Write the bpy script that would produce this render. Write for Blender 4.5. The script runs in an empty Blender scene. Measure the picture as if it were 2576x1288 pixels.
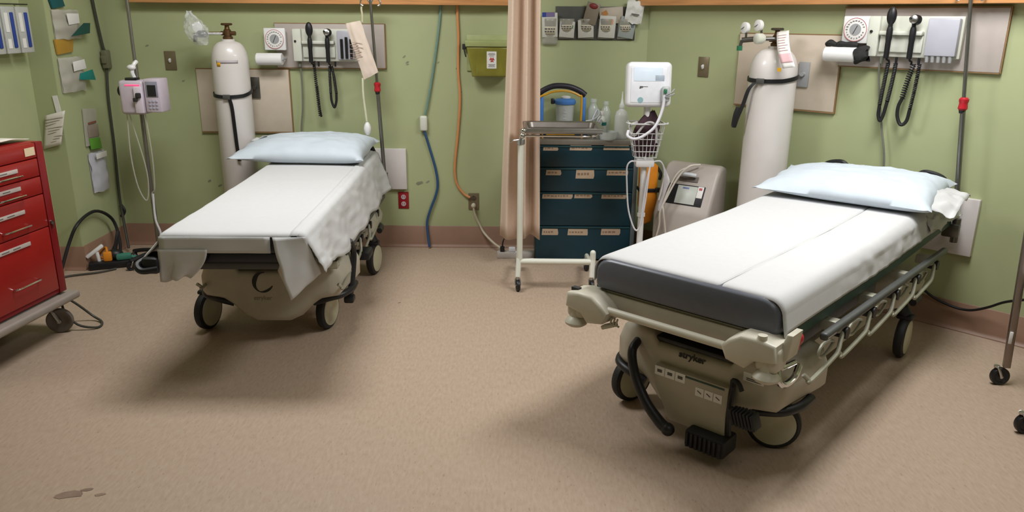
import bpy, bmesh, math, random
from mathutils import Vector, Matrix, noise
random.seed(7)
R = math.radians
S = bpy.context.scene
COL = S.collection

# ------------------------------------------------------------------ camera
FPX = 1950.0
CAM_H = 1.52
cd = bpy.data.cameras.new('camera')
cd.sensor_fit = 'HORIZONTAL'; cd.sensor_width = 36.0
cd.lens = 36.0 * FPX / 2576.0
cd.clip_start = 0.05; cd.clip_end = 60
cam = bpy.data.objects.new('camera', cd); COL.objects.link(cam)
cam.matrix_world = Matrix.Translation((0, 0, CAM_H)) @ Matrix.Rotation(R(90 - 17.0), 4, 'X') @ Matrix.Rotation(R(0.5), 4, 'Z')
S.camera = cam

# ------------------------------------------------------------------ world, lights, exposure
w = bpy.data.worlds.new('world'); S.world = w; w.use_nodes = True
bgn = w.node_tree.nodes['Background']
bgn.inputs[0].default_value = (1.0, 0.95, 0.88, 1); bgn.inputs[1].default_value = 0.12

def area(name, loc, sx, sy, power, rz=0, col=(0.985, 0.99, 1.0)):
    l = bpy.data.lights.new(name, 'AREA'); l.shape = 'RECTANGLE'; l.size = sx; l.size_y = sy
    l.energy = power; l.color = col
    o = bpy.data.objects.new(name, l); COL.objects.link(o)
    o.location = loc; o.rotation_euler = (0, 0, rz)
    return o
CEIL = 2.62
area('ceiling_lamp', (1.45, 2.9, CEIL - .02), .55, 1.15, 58, R(-45))
area('ceiling_lamp', (-1.1, 3.6, CEIL - .02), 1.15, .55, 46)
area('ceiling_lamp', (1.3, 0.8, CEIL - .02), 1.15, .55, 10)  # weak unseen lamp, placed to fill the right bed's front from camera side

S.view_settings.view_transform = 'Standard'
S.view_settings.look = 'None'
S.view_settings.gamma = 1.0
S.view_settings.use_curve_mapping = False
S.view_settings.exposure = 0.0

# ------------------------------------------------------------------ materials
def lin(c):
    c = c / 255.0
    return c / 12.92 if c <= 0.04045 else ((c + 0.055) / 1.055) ** 2.4
def rgb(h):
    h = h.lstrip('#')
    return tuple(lin(int(h[i:i + 2], 16)) for i in (0, 2, 4)) + (1,)
MATS = {}
def mat(key, col, rough=.5, metal=0, var=.06, scale=18, bump=0, alpha=1, trans=0, emis=0, coat=0, stretch=None, sheen=0):
    if key in MATS: return MATS[key]
    m = bpy.data.materials.new(key); m.use_nodes = True
    nt = m.node_tree; N = nt.nodes; L = nt.links
    b = N['Principled BSDF']
    c = rgb(col)
    b.inputs['Roughness'].default_value = rough; b.inputs['Metallic'].default_value = metal
    b.inputs['Alpha'].default_value = alpha; b.inputs['Transmission Weight'].default_value = trans
    b.inputs['Coat Weight'].default_value = coat; b.inputs['Sheen Weight'].default_value = sheen
    tc = N.new('ShaderNodeTexCoord'); no = N.new('ShaderNodeTexNoise')
    mp = N.new('ShaderNodeMapping'); L.new(tc.outputs['Object'], mp.inputs[0]); L.new(mp.outputs[0], no.inputs['Vector'])
    if stretch: mp.inputs['Scale'].default_value = stretch
    no.inputs['Scale'].default_value = scale; no.inputs['Detail'].default_value = 4
    rp = N.new('ShaderNodeValToRGB')
    rp.color_ramp.elements[0].position = .3; rp.color_ramp.elements[1].position = .7
    rp.color_ramp.elements[0].color = tuple(x * (1 - var) for x in c[:3]) + (1,)
    rp.color_ramp.elements[1].color = tuple(min(1, x * (1 + var)) for x in c[:3]) + (1,)
    L.new(no.outputs[0], rp.inputs[0]); L.new(rp.outputs[0], b.inputs['Base Color'])
    if bump:
        bp = N.new('ShaderNodeBump'); bp.inputs['Strength'].default_value = bump; bp.inputs['Distance'].default_value = .01
        L.new(no.outputs[0], bp.inputs['Height']); L.new(bp.outputs[0], b.inputs['Normal'])
    if emis:
        b.inputs['Emission Color'].default_value = c; b.inputs['Emission Strength'].default_value = emis
    MATS[key] = m
    return m

def floor_mat():
    m = bpy.data.materials.new('floor_vinyl'); m.use_nodes = True
    nt = m.node_tree; N = nt.nodes; L = nt.links; b = N['Principled BSDF']
    tc = N.new('ShaderNodeTexCoord')
    def ns(scale, sc, det=4):
        mp = N.new('ShaderNodeMapping'); mp.inputs['Scale'].default_value = sc
        L.new(tc.outputs['Object'], mp.inputs[0])
        n = N.new('ShaderNodeTexNoise'); n.inputs['Scale'].default_value = scale; n.inputs['Detail'].default_value = det
        L.new(mp.outputs[0], n.inputs['Vector']); return n
    def ramp(src, p0, p1, c0, c1):
        r = N.new('ShaderNodeValToRGB'); r.color_ramp.elements[0].position = p0; r.color_ramp.elements[1].position = p1
        r.color_ramp.elements[0].color = c0; r.color_ramp.elements[1].color = c1
        L.new(src.outputs[0], r.inputs[0]); return r
    n1 = ns(42, (2.2, .6, 1)); r1 = ramp(n1, .3, .72, rgb('#a9937f'), rgb('#b4a08d'))
    n2 = ns(62, (2.2, .6, 1), 2); r2 = ramp(n2, .27, .35, (.55, .5, .46, 1), (1, 1, 1, 1))
    mx = N.new('ShaderNodeMix'); mx.data_type = 'RGBA'; mx.blend_type = 'MULTIPLY'; mx.inputs[0].default_value = .55
    L.new(r1.outputs[0], mx.inputs[6]); L.new(r2.outputs[0], mx.inputs[7])
    L.new(mx.outputs[2], b.inputs['Base Color'])
    b.inputs['Roughness'].default_value = .5; b.inputs['Specular IOR Level'].default_value = .35
    return m

WALL = mat('green_paint', '#a8af84', .55, var=.035, scale=3, bump=.02)
FLOOR = floor_mat()
BASE = mat('brown_cove_base', '#8f6f5b', .5, var=.06, scale=9)
CEILM = mat('ceiling_white', '#d8d6cc', .9)
WOOD = mat('honey_wood', '#cf9560', .4, var=.16, scale=5, stretch=(1, 8, 14))
BOARD = mat('beige_laminate', '#c6b8a6', .45, var=.03)
BOARDEDGE = mat('brown_edge', '#8a6a45', .6)
GREYLAM = mat('grey_laminate', '#b5aba4', .4, var=.03)
TANK = mat('cream_enamel', '#d8d2ce', .35, var=.03, scale=7, coat=.2)
STEEL = mat('steel', '#b9b9b8', .28, 1, var=.05)
DSTEEL = mat('dark_steel', '#6d6b66', .35, .9, var=.1)
BRASS = mat('aged_brass', '#6d5238', .45, .8, var=.15)
CHROME = mat('chrome', '#d7d7d6', .12, 1, var=.03)
BLACK = mat('black_plastic', '#16161a', .45, var=.15)
RUBBER = mat('black_rubber', '#1b1b1d', .6, var=.15)
CHAR = mat('charcoal_vinyl', '#5c5f68', .34, var=.05, scale=30)
NAVYDK = mat('dark_navy_vinyl', '#262430', .45, var=.08)
BONE = mat('bone_plastic', '#c4bfae', .42, var=.03)
BONE2 = mat('bone_grey_plastic', '#b3ac9c', .45, var=.04)
HUBC = mat('hub_cover', '#b9b59c', .4, var=.04)
SHEET = mat('white_sheet', '#c4c4c4', .85, var=.015, scale=40)
PILLOW = mat('pale_blue_cover', '#c3cdd6', .6, var=.02, scale=20)
GREENPIPE = mat('dark_green_edge', '#24463c', .5, var=.1)
SILVER = mat('silver_rail', '#a9a796', .4, .35, var=.08)
GREYRAIL = mat('grey_rail', '#4b4d4c', .45, var=.1)
WHITEP = mat('white_plastic', '#e4e3e2', .35, var=.02)
WHITEB = mat('bright_white_plastic', '#f0f0f4', .3, var=.01)
CREAMP = mat('cream_plastic', '#d0d1c4', .45, var=.03)
GREYP = mat('grey_plastic', '#9a9b9c', .45, var=.04)
LAVP = mat('lavender_grey_plastic', '#b2b2bc', .35, var=.03)
PAPER = mat('paper', '#d9d3c8', .8, var=.03)
PAPERW = mat('white_paper', '#e3e1dd', .8, var=.02)
INK = mat('grey_ink', '#5d5a58', .8)
INKD = mat('dark_ink', '#2d2b2a', .8)
REDM = mat('red_enamel', '#931a17', .35, var=.05, scale=8, coat=.15)
REDD = mat('dark_red_enamel', '#7a1419', .4, var=.05)
REDP = mat('red_plastic', '#b3202b', .3, var=.05)
REDO = mat('red_outlet', '#8c1820', .4, var=.05)
TEAL = mat('dark_teal_enamel', '#123a48', .42, var=.12, scale=6)
TEALD = mat('teal_body_enamel', '#1d4a50', .45, var=.1)  # cabinet body and drawer lips, a little lighter than the drawer fronts
TAPE = mat('masking_tape', '#cdb59c', .7, var=.05)
CURT = mat('beige_curtain', '#d8c0ac', .85, var=.03, scale=60)
YELP = mat('yellow_plastic', '#d9a11e', .4, var=.06)
ORANGE = mat('orange_pad', '#d9861c', .5, var=.08)
ORCORD = mat('orange_hose', '#cf8d58', .5, var=.05)
BLUEP = mat('blue_plastic', '#4a83cf', .4, var=.05)
NAVY = mat('navy_plastic', '#1d3350', .45, var=.1)
TEALP = mat('teal_band', '#0d7a74', .5, var=.06)
TEALDK = mat('dark_teal_band', '#12575c', .5, var=.1)
GREENP = mat('green_label', '#5f9e35', .6, var=.05)
GREENDK = mat('green_plastic', '#256b4b', .4, var=.08)
BROWNPL = mat('bronze_plate', '#7d7058', .4, .4, var=.06)
TAUPE = mat('taupe_plastic', '#aca29a', .45, var=.03)
MAROON = mat('maroon_nylon', '#3a1f29', .75, var=.15)
SHARP = mat('yellow_translucent', '#8f8a3a', .25, var=.12, scale=12, alpha=.72)
CLEAR = mat('clear_film', '#e3e6e4', .18, var=.02, alpha=.32)
CLEARB = mat('clear_bottle', '#dfe6e6', .15, var=.02, alpha=.42)
FROST = mat('frosted_film', '#c9c5b8', .4, var=.03, alpha=.62)
GREYTUBE = mat('grey_cable', '#737469', .5, var=.05)
DKCABLE = mat('dark_cable', '#3f3f38', .5, var=.08)
BLUECORD = mat('teal_cord', '#6f8f84', .5, var=.08)
BLUEC2 = mat('blue_cord', '#2c4f78', .5, var=.08)
CREAMCORD = mat('cream_cord', '#c6bda6', .5, var=.04)
WHCORD = mat('white_cord', '#d3d2d6', .5, var=.02)
PINK = mat('pink_paper', '#e2b7bb', .7, var=.05)
PURPLE = mat('purple_print', '#7a6c97', .6, var=.05)
BLUEPR = mat('blue_print', '#27418f', .6, var=.05)
PEACH = mat('peach_print', '#d89c72', .6, var=.05)
GREENPR = mat('green_print', '#6d9478', .6, var=.05)
DUSK = mat('dark_grey_backing', '#4b4c48', .5, var=.08)
LILAC = mat('lilac_plastic', '#c9bcc8', .4, var=.04)
SCREENK = mat('dark_screen', '#232325', .2, var=.02)
SCREENW = mat('pale_screen', '#cfdbe6', .15, var=.03, emis=.25)
GLOWR = mat('red_glow', '#ff3a66', .5, emis=2.0)
TRAYST = mat('tray_steel', '#8d8781', .3, .85, var=.08)
IVORYP = mat('white_enamel_tube', '#dcdccf', .35, var=.02)
TUBE = mat('clear_tube', '#cfcac0', .3, var=.02, alpha=.55)

# ------------------------------------------------------------------ mesh building
class MB:
    def __init__(s): s.b = bmesh.new()
    def _add(s, tb, M=None):
        if M is not None: tb.transform(M)
        me = bpy.data.meshes.new('t'); tb.to_mesh(me); tb.free()
        s.b.from_mesh(me); bpy.data.meshes.remove(me); return s
    def box(s, c, d, rot=None, bev=0, seg=2):
        t = bmesh.new(); bmesh.ops.create_cube(t, size=1)
        bmesh.ops.scale(t, vec=d, verts=t.verts)
        if bev: bmesh.ops.bevel(t, geom=list(t.edges), offset=min(bev, .49 * min(d)), segments=seg, affect='EDGES', profile=.5)
        M = Matrix.Translation(c)
        if rot is not None: M = M @ (rot if isinstance(rot, Matrix) else Matrix.Rotation(rot, 4, 'Z'))
        return s._add(t, M)
    def box2(s, a, b, bev=0, seg=2):
        c = [(a[i] + b[i]) / 2 for i in range(3)]; d = [abs(b[i] - a[i]) for i in range(3)]
        return s.box(c, d, None, bev, seg)
    def cyl(s, p, q, r, seg=20, r2=None):
        p = Vector(p); q = Vector(q); d = q - p; L = d.length
        t = bmesh.new(); bmesh.ops.create_cone(t, cap_ends=True, segments=seg, radius1=r, radius2=r if r2 is None else r2, depth=L)
        M = Matrix.Translation((p + q) / 2) @ d.to_track_quat('Z', 'Y').to_matrix().to_4x4()
        return s._add(t, M)
    def sph(s, c, r, sc=(1, 1, 1), u=16, v=10):
        t = bmesh.new(); bmesh.ops.create_uvsphere(t, u_segments=u, v_segments=v, radius=r)
        bmesh.ops.scale(t, vec=sc, verts=t.verts)
        return s._add(t, Matrix.Translation(c))
    def lathe(s, prof, c=(0, 0, 0), axis='Z', seg=32, M=None):
        t = bmesh.new(); rings = []
        for (r, z) in prof:
            if r < 1e-5: rings.append([t.verts.new((0, 0, z))])
            else: rings.append([t.verts.new((r * math.cos(2 * math.pi * k / seg), r * math.sin(2 * math.pi * k / seg), z)) for k in range(seg)])
        for A, B in zip(rings, rings[1:]):
            for k in range(seg):
                k2 = (k + 1) % seg
                if len(A) == 1 and len(B) > 1: t.faces.new((A[0], B[k2], B[k]))
                elif len(B) == 1 and len(A) > 1: t.faces.new((A[k], A[k2], B[0]))
                elif len(A) > 1: t.faces.new((A[k], A[k2], B[k2], B[k]))
        if len(rings[0]) > 1: t.faces.new(rings[0][::-1])
        if len(rings[-1]) > 1: t.faces.new(rings[-1])
        bmesh.ops.recalc_face_normals(t, faces=t.faces)
        MM = Matrix.Translation(c)
        if axis == 'X': MM = MM @ Matrix.Rotation(R(90), 4, 'Y')
        if axis == 'Y': MM = MM @ Matrix.Rotation(R(90), 4, 'X')
        if axis not in ('X', 'Y', 'Z'): MM = MM @ Vector(axis).to_track_quat('Z', 'Y').to_matrix().to_4x4()
        return s._add(t, MM)
    def tube(s, pts, r, seg=8, n=6, closed=False, rf=None):
        P = [Vector(p) for p in pts]
        if n > 1 and len(P) > 2:
            Q = []; m = len(P)
            rng = range(m if closed else m - 1)
            for i in rng:
                p0 = P[(i - 1) % m] if closed or i > 0 else P[0] * 2 - P[1]
                p1 = P[i]; p2 = P[(i + 1) % m]
                p3 = P[(i + 2) % m] if closed or i + 2 < m else P[-1] * 2 - P[-2]
                for k in range(n):
                    u = k / n
                    Q.append(.5 * ((2 * p1) + (p2 - p0) * u + (2 * p0 - 5 * p1 + 4 * p2 - p3) * u * u + (3 * p1 - p0 - 3 * p2 + p3) * u ** 3))
            if not closed: Q.append(P[-1])
            P = Q
        t = bmesh.new(); m = len(P); rings = []
        up = None
        for i, p in enumerate(P):
            a = P[(i - 1) % m] if (closed or i > 0) else p
            b = P[(i + 1) % m] if (closed or i < m - 1) else p
            d = (b - a).normalized() if (b - a).length > 1e-9 else Vector((0, 0, 1))
            if up is None:
                up = Vector((0, 0, 1)) if abs(d.z) < .9 else Vector((1, 0, 0))
            x = up - d * up.dot(d)
            if x.length < 1e-6: x = d.orthogonal()
            x.normalize(); y = d.cross(x); up = x
            rr = r if rf is None else r * rf(i / (m - 1))
            rings.append([t.verts.new(p + (x * math.cos(2 * math.pi * k / seg) + y * math.sin(2 * math.pi * k / seg)) * rr) for k in range(seg)])
        pairs = list(zip(rings, rings[1:])) + ([(rings[-1], rings[0])] if closed else [])
        for A, B in pairs:
            for k in range(seg): t.faces.new((A[k], A[(k + 1) % seg], B[(k + 1) % seg], B[k]))
        if not closed:
            t.faces.new(rings[0][::-1]); t.faces.new(rings[-1])
        bmesh.ops.recalc_face_normals(t, faces=t.faces)
        return s._add(t)
    def prism(s, poly, a, b, plane='XZ', bev=0, seg=2):
        t = bmesh.new()
        def P(u, v, w):
            return {'XZ': (u, w, v), 'XY': (u, v, w), 'YZ': (w, u, v)}[plane]
        va = [t.verts.new(P(u, v, a)) for u, v in poly]; vb = [t.verts.new(P(u, v, b)) for u, v in poly]
        t.faces.new(va); t.faces.new(vb[::-1]); n = len(poly)
        side = []
        for i in range(n): t.faces.new((va[i], vb[i], vb[(i + 1) % n], va[(i + 1) % n]))
        bmesh.ops.recalc_face_normals(t, faces=t.faces)
        if bev:
            es = [e for e in t.edges if (e.verts[0] in va and e.verts[1] in va) or (e.verts[0] in vb and e.verts[1] in vb)]
            bmesh.ops.bevel(t, geom=es, offset=bev, segments=seg, affect='EDGES', profile=.5)
        return s._add(t)
    def grid(s, f, nu, nv):
        t = bmesh.new()
        V = [[t.verts.new(f(i / nu, j / nv)) for j in range(nv + 1)] for i in range(nu + 1)]
        for i in range(nu):
            for j in range(nv): t.faces.new((V[i][j], V[i + 1][j], V[i + 1][j + 1], V[i][j + 1]))
        return s._add(t)
    def poly(s, pts):
        t = bmesh.new(); t.faces.new([t.verts.new(p) for p in pts]); return s._add(t)
    def build(s, name, m, parent=None, loc=None, flat=False, solid=0, ang=40):
        me = bpy.data.meshes.new(name); s.b.to_mesh(me); s.b.free()
        if not flat:
            for p in me.polygons: p.use_smooth = True
            me.set_sharp_from_angle(angle=R(ang))
        me.materials.append(m)
        o = bpy.data.objects.new(name, me); COL.objects.link(o)
        if parent is not None: o.parent = parent
        if loc is not None: o.location = loc
        if solid:
            md = o.modifiers.new('thickness', 'SOLIDIFY'); md.thickness = solid; md.offset = 0
        return o

def tag(o, label, cat, group=None):
    o['label'] = label; o['category'] = cat
    if group: o['group'] = group
    return o
def thing(name, label, cat, loc=(0, 0, 0), rz=0, group=None):
    o = bpy.data.objects.new(name, None); COL.objects.link(o); o.empty_display_size = .05
    o.location = loc; o.rotation_euler = (0, 0, rz)
    return tag(o, label, cat, group)
def struct(o): o['kind'] = 'structure'; return o
def text(name, body, size, m, parent, loc, rot=(R(90), 0, 0), shear=0, bold=0, ax='CENTER', ext=.0006):
    cu = bpy.data.curves.new('txt', 'FONT'); cu.body = body; cu.size = size; cu.extrude = ext; cu.shear = shear; cu.offset = bold
    cu.align_x = ax; cu.align_y = 'CENTER'
    t = bpy.data.objects.new('txt', cu); COL.objects.link(t)
    dg = bpy.context.evaluated_depsgraph_get(); me = bpy.data.meshes.new_from_object(t.evaluated_get(dg))
    bpy.data.objects.remove(t); bpy.data.curves.remove(cu)
    me.materials.clear(); me.materials.append(m)
    o = bpy.data.objects.new(name, me); COL.objects.link(o); o.parent = parent; o.location = loc; o.rotation_euler = rot
    return o
def nz(x, y, z=0): return noise.noise(Vector((x, y, z)))

# ------------------------------------------------------------------ room shell
YB = 5.18               # back wall plane
DIAG = 6.04             # diagonal wall: x + y = DIAG
K = math.sqrt(.5)
ZR = R(-45)
XL, XN = -2.66, -2.80   # far and near left wall planes
YJ = 4.60
def WR(s, off=0, z=0):  # point on the diagonal wall
    t = DIAG * K - off
    return (K * s + K * t, -K * s + K * t, z)
CX = DIAG - YB
XR = 3.9
TOP = CEIL
def wall(name, a, b, z0=0, z1=TOP, th=.12, m=WALL, inset=0):
    a = Vector((a[0], a[1], 0)); b = Vector((b[0], b[1], 0)); d = (b - a).normalized(); n = Vector((-d.y, d.x, 0))
    mb = MB(); t = bmesh.new()
    q = [a, b, b + n * th, a + n * th]
    lo = [t.verts.new((p.x, p.y, z0)) for p in q]; hi = [t.verts.new((p.x, p.y, z1)) for p in q]
    t.faces.new(lo[::-1]); t.faces.new(hi)
    for i in range(4): t.faces.new((lo[i], lo[(i + 1) % 4], hi[(i + 1) % 4], hi[i]))
    bmesh.ops.recalc_face_normals(t, faces=t.faces); mb._add(t)
    return struct(mb.build(name, m, flat=True))
wl_b = wall('wall_back', (XL - .12, YB), (CX + .06, YB))
wall('wall_right', (CX, YB), (XR, DIAG - XR))
wall('wall_left', (XL, YJ + .002), (XL, YB))
wall('wall_left_return', (XL - .002, YJ), (XN - .1, YJ), th=-.1)
wall('wall_left_near', (XN, -2.2), (XN, YJ))
wall('wall_right_near', (XR, DIAG - XR), (XR, -2.2))
wall('wall_front', (XR, -2.2), (XN, -2.2))
mb = MB(); mb.prism([(XN - .12, -2.3), (XR + .12, -2.3), (XR + .12, DIAG - XR + .1), (CX + .1, YB + .12), (XL - .12, YB + .12), (XN - .12, YB + .12)], -.1, 0, 'XY')
fl = struct(mb.build('floor', FLOOR, flat=True))
mb = MB(); mb.prism([(XN - .12, -2.3), (XR + .12, -2.3), (XR + .12, DIAG - XR + .1), (CX + .1, YB + .12), (XL - .12, YB + .12), (XN - .12, YB + .12)], TOP, TOP + .1, 'XY')
struct(mb.build('ceiling', CEILM, flat=True))
BH = .15
def base(name, a, b, extra=0):   # coved vinyl base: thin strip with a toe
    a = Vector((a[0], a[1], 0)); b = Vector((b[0], b[1], 0)); d = (b - a).normalized(); n = Vector((d.y, -d.x, 0))
    prof = [(0, 0), (.022, 0), (.022, .004), (.012, .012), (.006, .024), (.005, BH - .004), (.002, BH), (0, BH)]
    t = bmesh.new()
    A = [t.verts.new(a + n * x + Vector((0, 0, z))) for x, z in prof]; B = [t.verts.new(b + n * x + Vector((0, 0, z))) for x, z in prof]
    t.faces.new(A); t.faces.new(B[::-1])
    for i in range(len(prof)): t.faces.new((A[i], B[i], B[(i + 1) % len(prof)], A[(i + 1) % len(prof)]))
    bmesh.ops.recalc_face_normals(t, faces=t.faces)
    mb = MB(); mb._add(t); return struct(mb.build(name, BASE))
base('baseboard_back', (XL, YB), (CX, YB))
base('baseboard_right', (CX, YB), (XR, DIAG - XR))
base('baseboard_left', (XL, YJ), (XL, YB))
base('baseboard_left_return', (XN, YJ), (XL + .01, YJ))
base('baseboard_left_near', (XN, -2.2), (XN, YJ))
# honey wood valance rails at the top of the picture
mb = MB(); mb.box2((-2.42, YB - .085, 1.60), (.06, YB, 1.78), .004); struct(mb.build('trim_1', WOOD))
mb = MB(); mb.box2((-3.085, -.085, 1.607), (-.35, 0, 1.785), .004)
o = struct(mb.build('trim_2', WOOD)); o.location = WR(0); o.rotation_euler = (0, 0, ZR)
# marks worn into wall and floor
def blot(name, m, parent, pts, r, ax='XZ', rot=0):
    mb = MB()
    for (x, y, rr, a) in pts:
        n = 9; P = []
        for k in range(n):
            q = 2 * math.pi * k / n; f = rr * (.75 + .5 * random.random())
            u, v = math.cos(q) * f, math.sin(q) * f * .45
            u, v = u * math.cos(a) - v * math.sin(a), u * math.sin(a) + v * math.cos(a)
            P.append((x + u, r, y + v) if ax == 'XZ' else (x + u, y + v, r))
        mb.poly(P)
    return mb.build(name, m, parent, flat=True, solid=.0006)
SCUFF = mat('grey_scuff', '#82836a', .7, var=.15); SCUFF2 = mat('tan_floor_scuff', '#86705f', .6, var=.15)
blot('scuff_mark', SCUFF, wl_b, [(-.69, 1.245, .014, .5), (-.69, 1.232, .01, .4), (-.49, 1.245, .01, .6), (-.35, 1.055, .013, .5), (-2.16, 1.115, .011, .4), (-2.37, 1.335, .012, .4), (-.63, .45, .026, .3), (-.575, .458, .014, .6), (-.71, 1.28, .012, .6), (-.37, 1.21, .01, .5), (-2.06, .45, .014, .6), (-1.99, .42, .017, .5)], YB - .0007)
blot('scuff_mark', SCUFF2, fl, [(-1.46, 2.22, .045, .2), (-1.36, 2.222, .018, .2), (-.627, 4.06, .013, .7), (-1.42, 2.25, .02, .3)], .0008, 'XY')

# ------------------------------------------------------------------ wall-mounted pieces used on both bed bays
def headboard(root_loc, rz, W, H, label):
    t = thing('equipment_backboard', label, 'backboard', root_loc, rz, 'grey backboards behind the gauges')
    mb = MB(); mb.box2((0, -.022, 0), (W, 0, H), .002); mb.build('panel', GREYLAM, t)
    mb = MB(); mb.box2((-.004, -.020, -.006), (W + .004, 0, -.0005)); mb.box2((W + .0005, -.02, -.006), (W + .006, 0, H + .004)); mb.box2((-.004, -.02, H + .0005), (W, 0, H + .005)); mb.build('edge_strip', BOARDEDGE, t)
    return t
headboard((-1.53, YB, 1.208), 0, .70, .272, 'grey laminate backboard above the bed with the hanging beige bag')
headboard(WR(-1.79, 0, 1.297), ZR, .76, .293, 'grey laminate backboard at upper right above the bed with exposed grey mattress')
def board(loc, rz, label):
    t = thing('cylinder_backboard', label, 'backboard', loc, rz, 'beige backboards behind the oxygen cylinders')
    mb = MB(); mb.box2((0, -.018, 0), (.60, 0, .402), .002); mb.build('panel', BOARD, t)
    mb = MB(); mb.box2((-.003, -.017, -.008), (.603, 0, -.0005)); mb.box2((-.003, -.017, .4025), (.603, 0, .408)); mb.box2((.6005, -.017, -.008), (.606, 0, .408)); mb.build('edge_strip', BOARDEDGE, t)
board((-2.064, YB, .79), 0, 'beige board on the back wall behind the cylinder with the bagged regulator')
board(WR(-2.39, 0, 1.048), ZR, 'beige board on the angled wall behind the cylinder with three gauges')

def gauge(loc, rz, label):
    t = thing('blood_pressure_gauge', label, 'gauge', loc, rz, 'square wall gauges with round dials')
    mb = MB(); mb.box2((-.068, -.05, -.068), (.068, -.023, .068), .006); mb.build('housing', WHITEP, t)
    mb = MB(); mb.cyl((0, -.025, 0), (0, -.003, 0), .035); mb.build('wall_mount', GREYP, t)
    d = MB(); d.lathe([(.0, 0), (.058, 0), (.06, .002), (.06, .005), (.057, .006)], (0, -.0495, 0), 'Y', 40); dial = d.build('dial', PAPERW, t)
    rr = MB(); rr.tube([(.0575 * math.cos(2 * math.pi * k / 40), -.0555, .0575 * math.sin(2 * math.pi * k / 40)) for k in range(40)], .0014, 6, 1, True); rr.build('red_ring', mat('red_print', '#b5545a', .6), dial)
    c = MB(); c.lathe([(0, 0), (.03, 0), (.03, .0015), (0, .0015)], (0, -.0545, 0), 'Y', 32); c.build('dial_centre', GREYP, dial)
    n_ = MB(); n_.box((0, -.0575, 0), (.003, .001, .046), Matrix.Rotation(R(25), 4, 'Y')); n_.build('needle', INKD, dial)
    for k in range(20):
        if 4 < k < 6: continue
        a = R(-90) + 2 * math.pi * k / 20
        text('dial_number', str(k * 20 % 320), .0075, INK, dial, (.044 * math.cos(a), -.0568, .044 * math.sin(a)))
    return t
gauge((-1.52, YB - .022, 1.385), 0, 'white square gauge left of the instruments on the back wall')
gauge(WR(-1.704, .022, 1.482), ZR, 'white square gauge left of the instruments on the angled wall')
def roll(loc, rz, label, cuff):
    t = thing('paper_roll', label, 'roll', loc, rz, 'white rolls hung below the gauges')
    prof = [(.012, -.082), (.034, -.082), (.0375, -.078), (.0375, .078), (.034, .082), (.012, .082)]
    mb = MB(); mb.lathe(prof, (0, 0, 0), 'X', 32); mb.build('roll', WHITEP, t)
    b = MB(); b.tube([(.088, 0, 0), (.088, .05, .0), (.088, .071, .006)], .005); b.tube([(-.088, 0, 0), (-.088, .05, 0), (-.088, .071, .006)], .005); b.cyl((-.09, 0, 0), (.09, 0, 0), .008); b.build('holder', GREYP, t)
    if cuff:
        c = MB()
        c.tube([(-.085, .012, .048), (-.06, .006, .056), (-.03, .012, .047), (0, .004, .052), (.04, .01, .05), (.08, .014, .046)], .017, 8, 5, rf=lambda u: .75 + .35 * math.sin(9 * u) ** 2)
        def f(u, v):
            a = v * 2 * math.pi; r = .042 + .006 * math.sin(3 * a + 5 * u)
            return Vector((.086 + .055 * u + .006 * math.sin(4 * a), math.cos(a) * r * (1 - .25 * u) + .012 * u, math.sin(a) * r * (1 - .1 * u) + .008 * u))
        c.grid(f, 6, 20); c.sph((.112, .008, .004), .036, (.8, .9, 1.0))
        tag(c.build('blood_pressure_cuff', mat('black_nylon', '#1d1d1d', .8, var=.3, scale=60), None, t.location), 'black blood pressure cuff bundled around the roll on the angled wall', 'cuff')
        o = bpy.data.objects['blood_pressure_cuff']; o.rotation_euler = (0, 0, rz)
roll((-1.555, YB - .095, 1.263), 0, 'white cylindrical roll with bare ends below the gauge on the back wall', False)
roll(WR(-1.757, .095, 1.357), ZR, 'white cylindrical roll wrapped by a black cuff below the gauge', True)

def helix(path, r, turns, tube_r, mbx, per=9):
    P = [Vector(p) for p in path]; n = turns * per; segl = [0]
    for a, b in zip(P, P[1:]): segl.append(segl[-1] + (b - a).length)
    out = []
    for k in range(n + 1):
        q = segl[-1] * k / n; i = 0
        while i < len(P) - 2 and segl[i + 1] < q: i += 1
        u = (q - segl[i]) / max(1e-6, segl[i + 1] - segl[i]); c = P[i].lerp(P[i + 1], u); d = (P[i + 1] - P[i]).normalized()
        x = d.cross(Vector((0, 1, 0))); x = x.normalized() if x.length > .1 else Vector((1, 0, 0)); y = d.cross(x)
        a = 2 * math.pi * k / per
        out.append(c + (x * math.cos(a) + y * math.sin(a)) * r)
    mbx.tube(out, tube_r, 6, 1)
def smooth(pts, n=10):
    P = [Vector(p) for p in pts]; Q = []
    for i in range(len(P) - 1):
        p0 = P[i - 1] if i else P[0] * 2 - P[1]; p1 = P[i]; p2 = P[i + 1]; p3 = P[i + 2] if i + 2 < len(P) else P[-1] * 2 - P[-2]
        for k in range(n):
            u = k / n; Q.append(.5 * ((2 * p1) + (p2 - p0) * u + (2 * p0 - 5 * p1 + 4 * p2 - p3) * u * u + (3 * p1 - p0 - 3 * p2 + p3) * u ** 3))
    return Q + [P[-1]]
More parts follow.
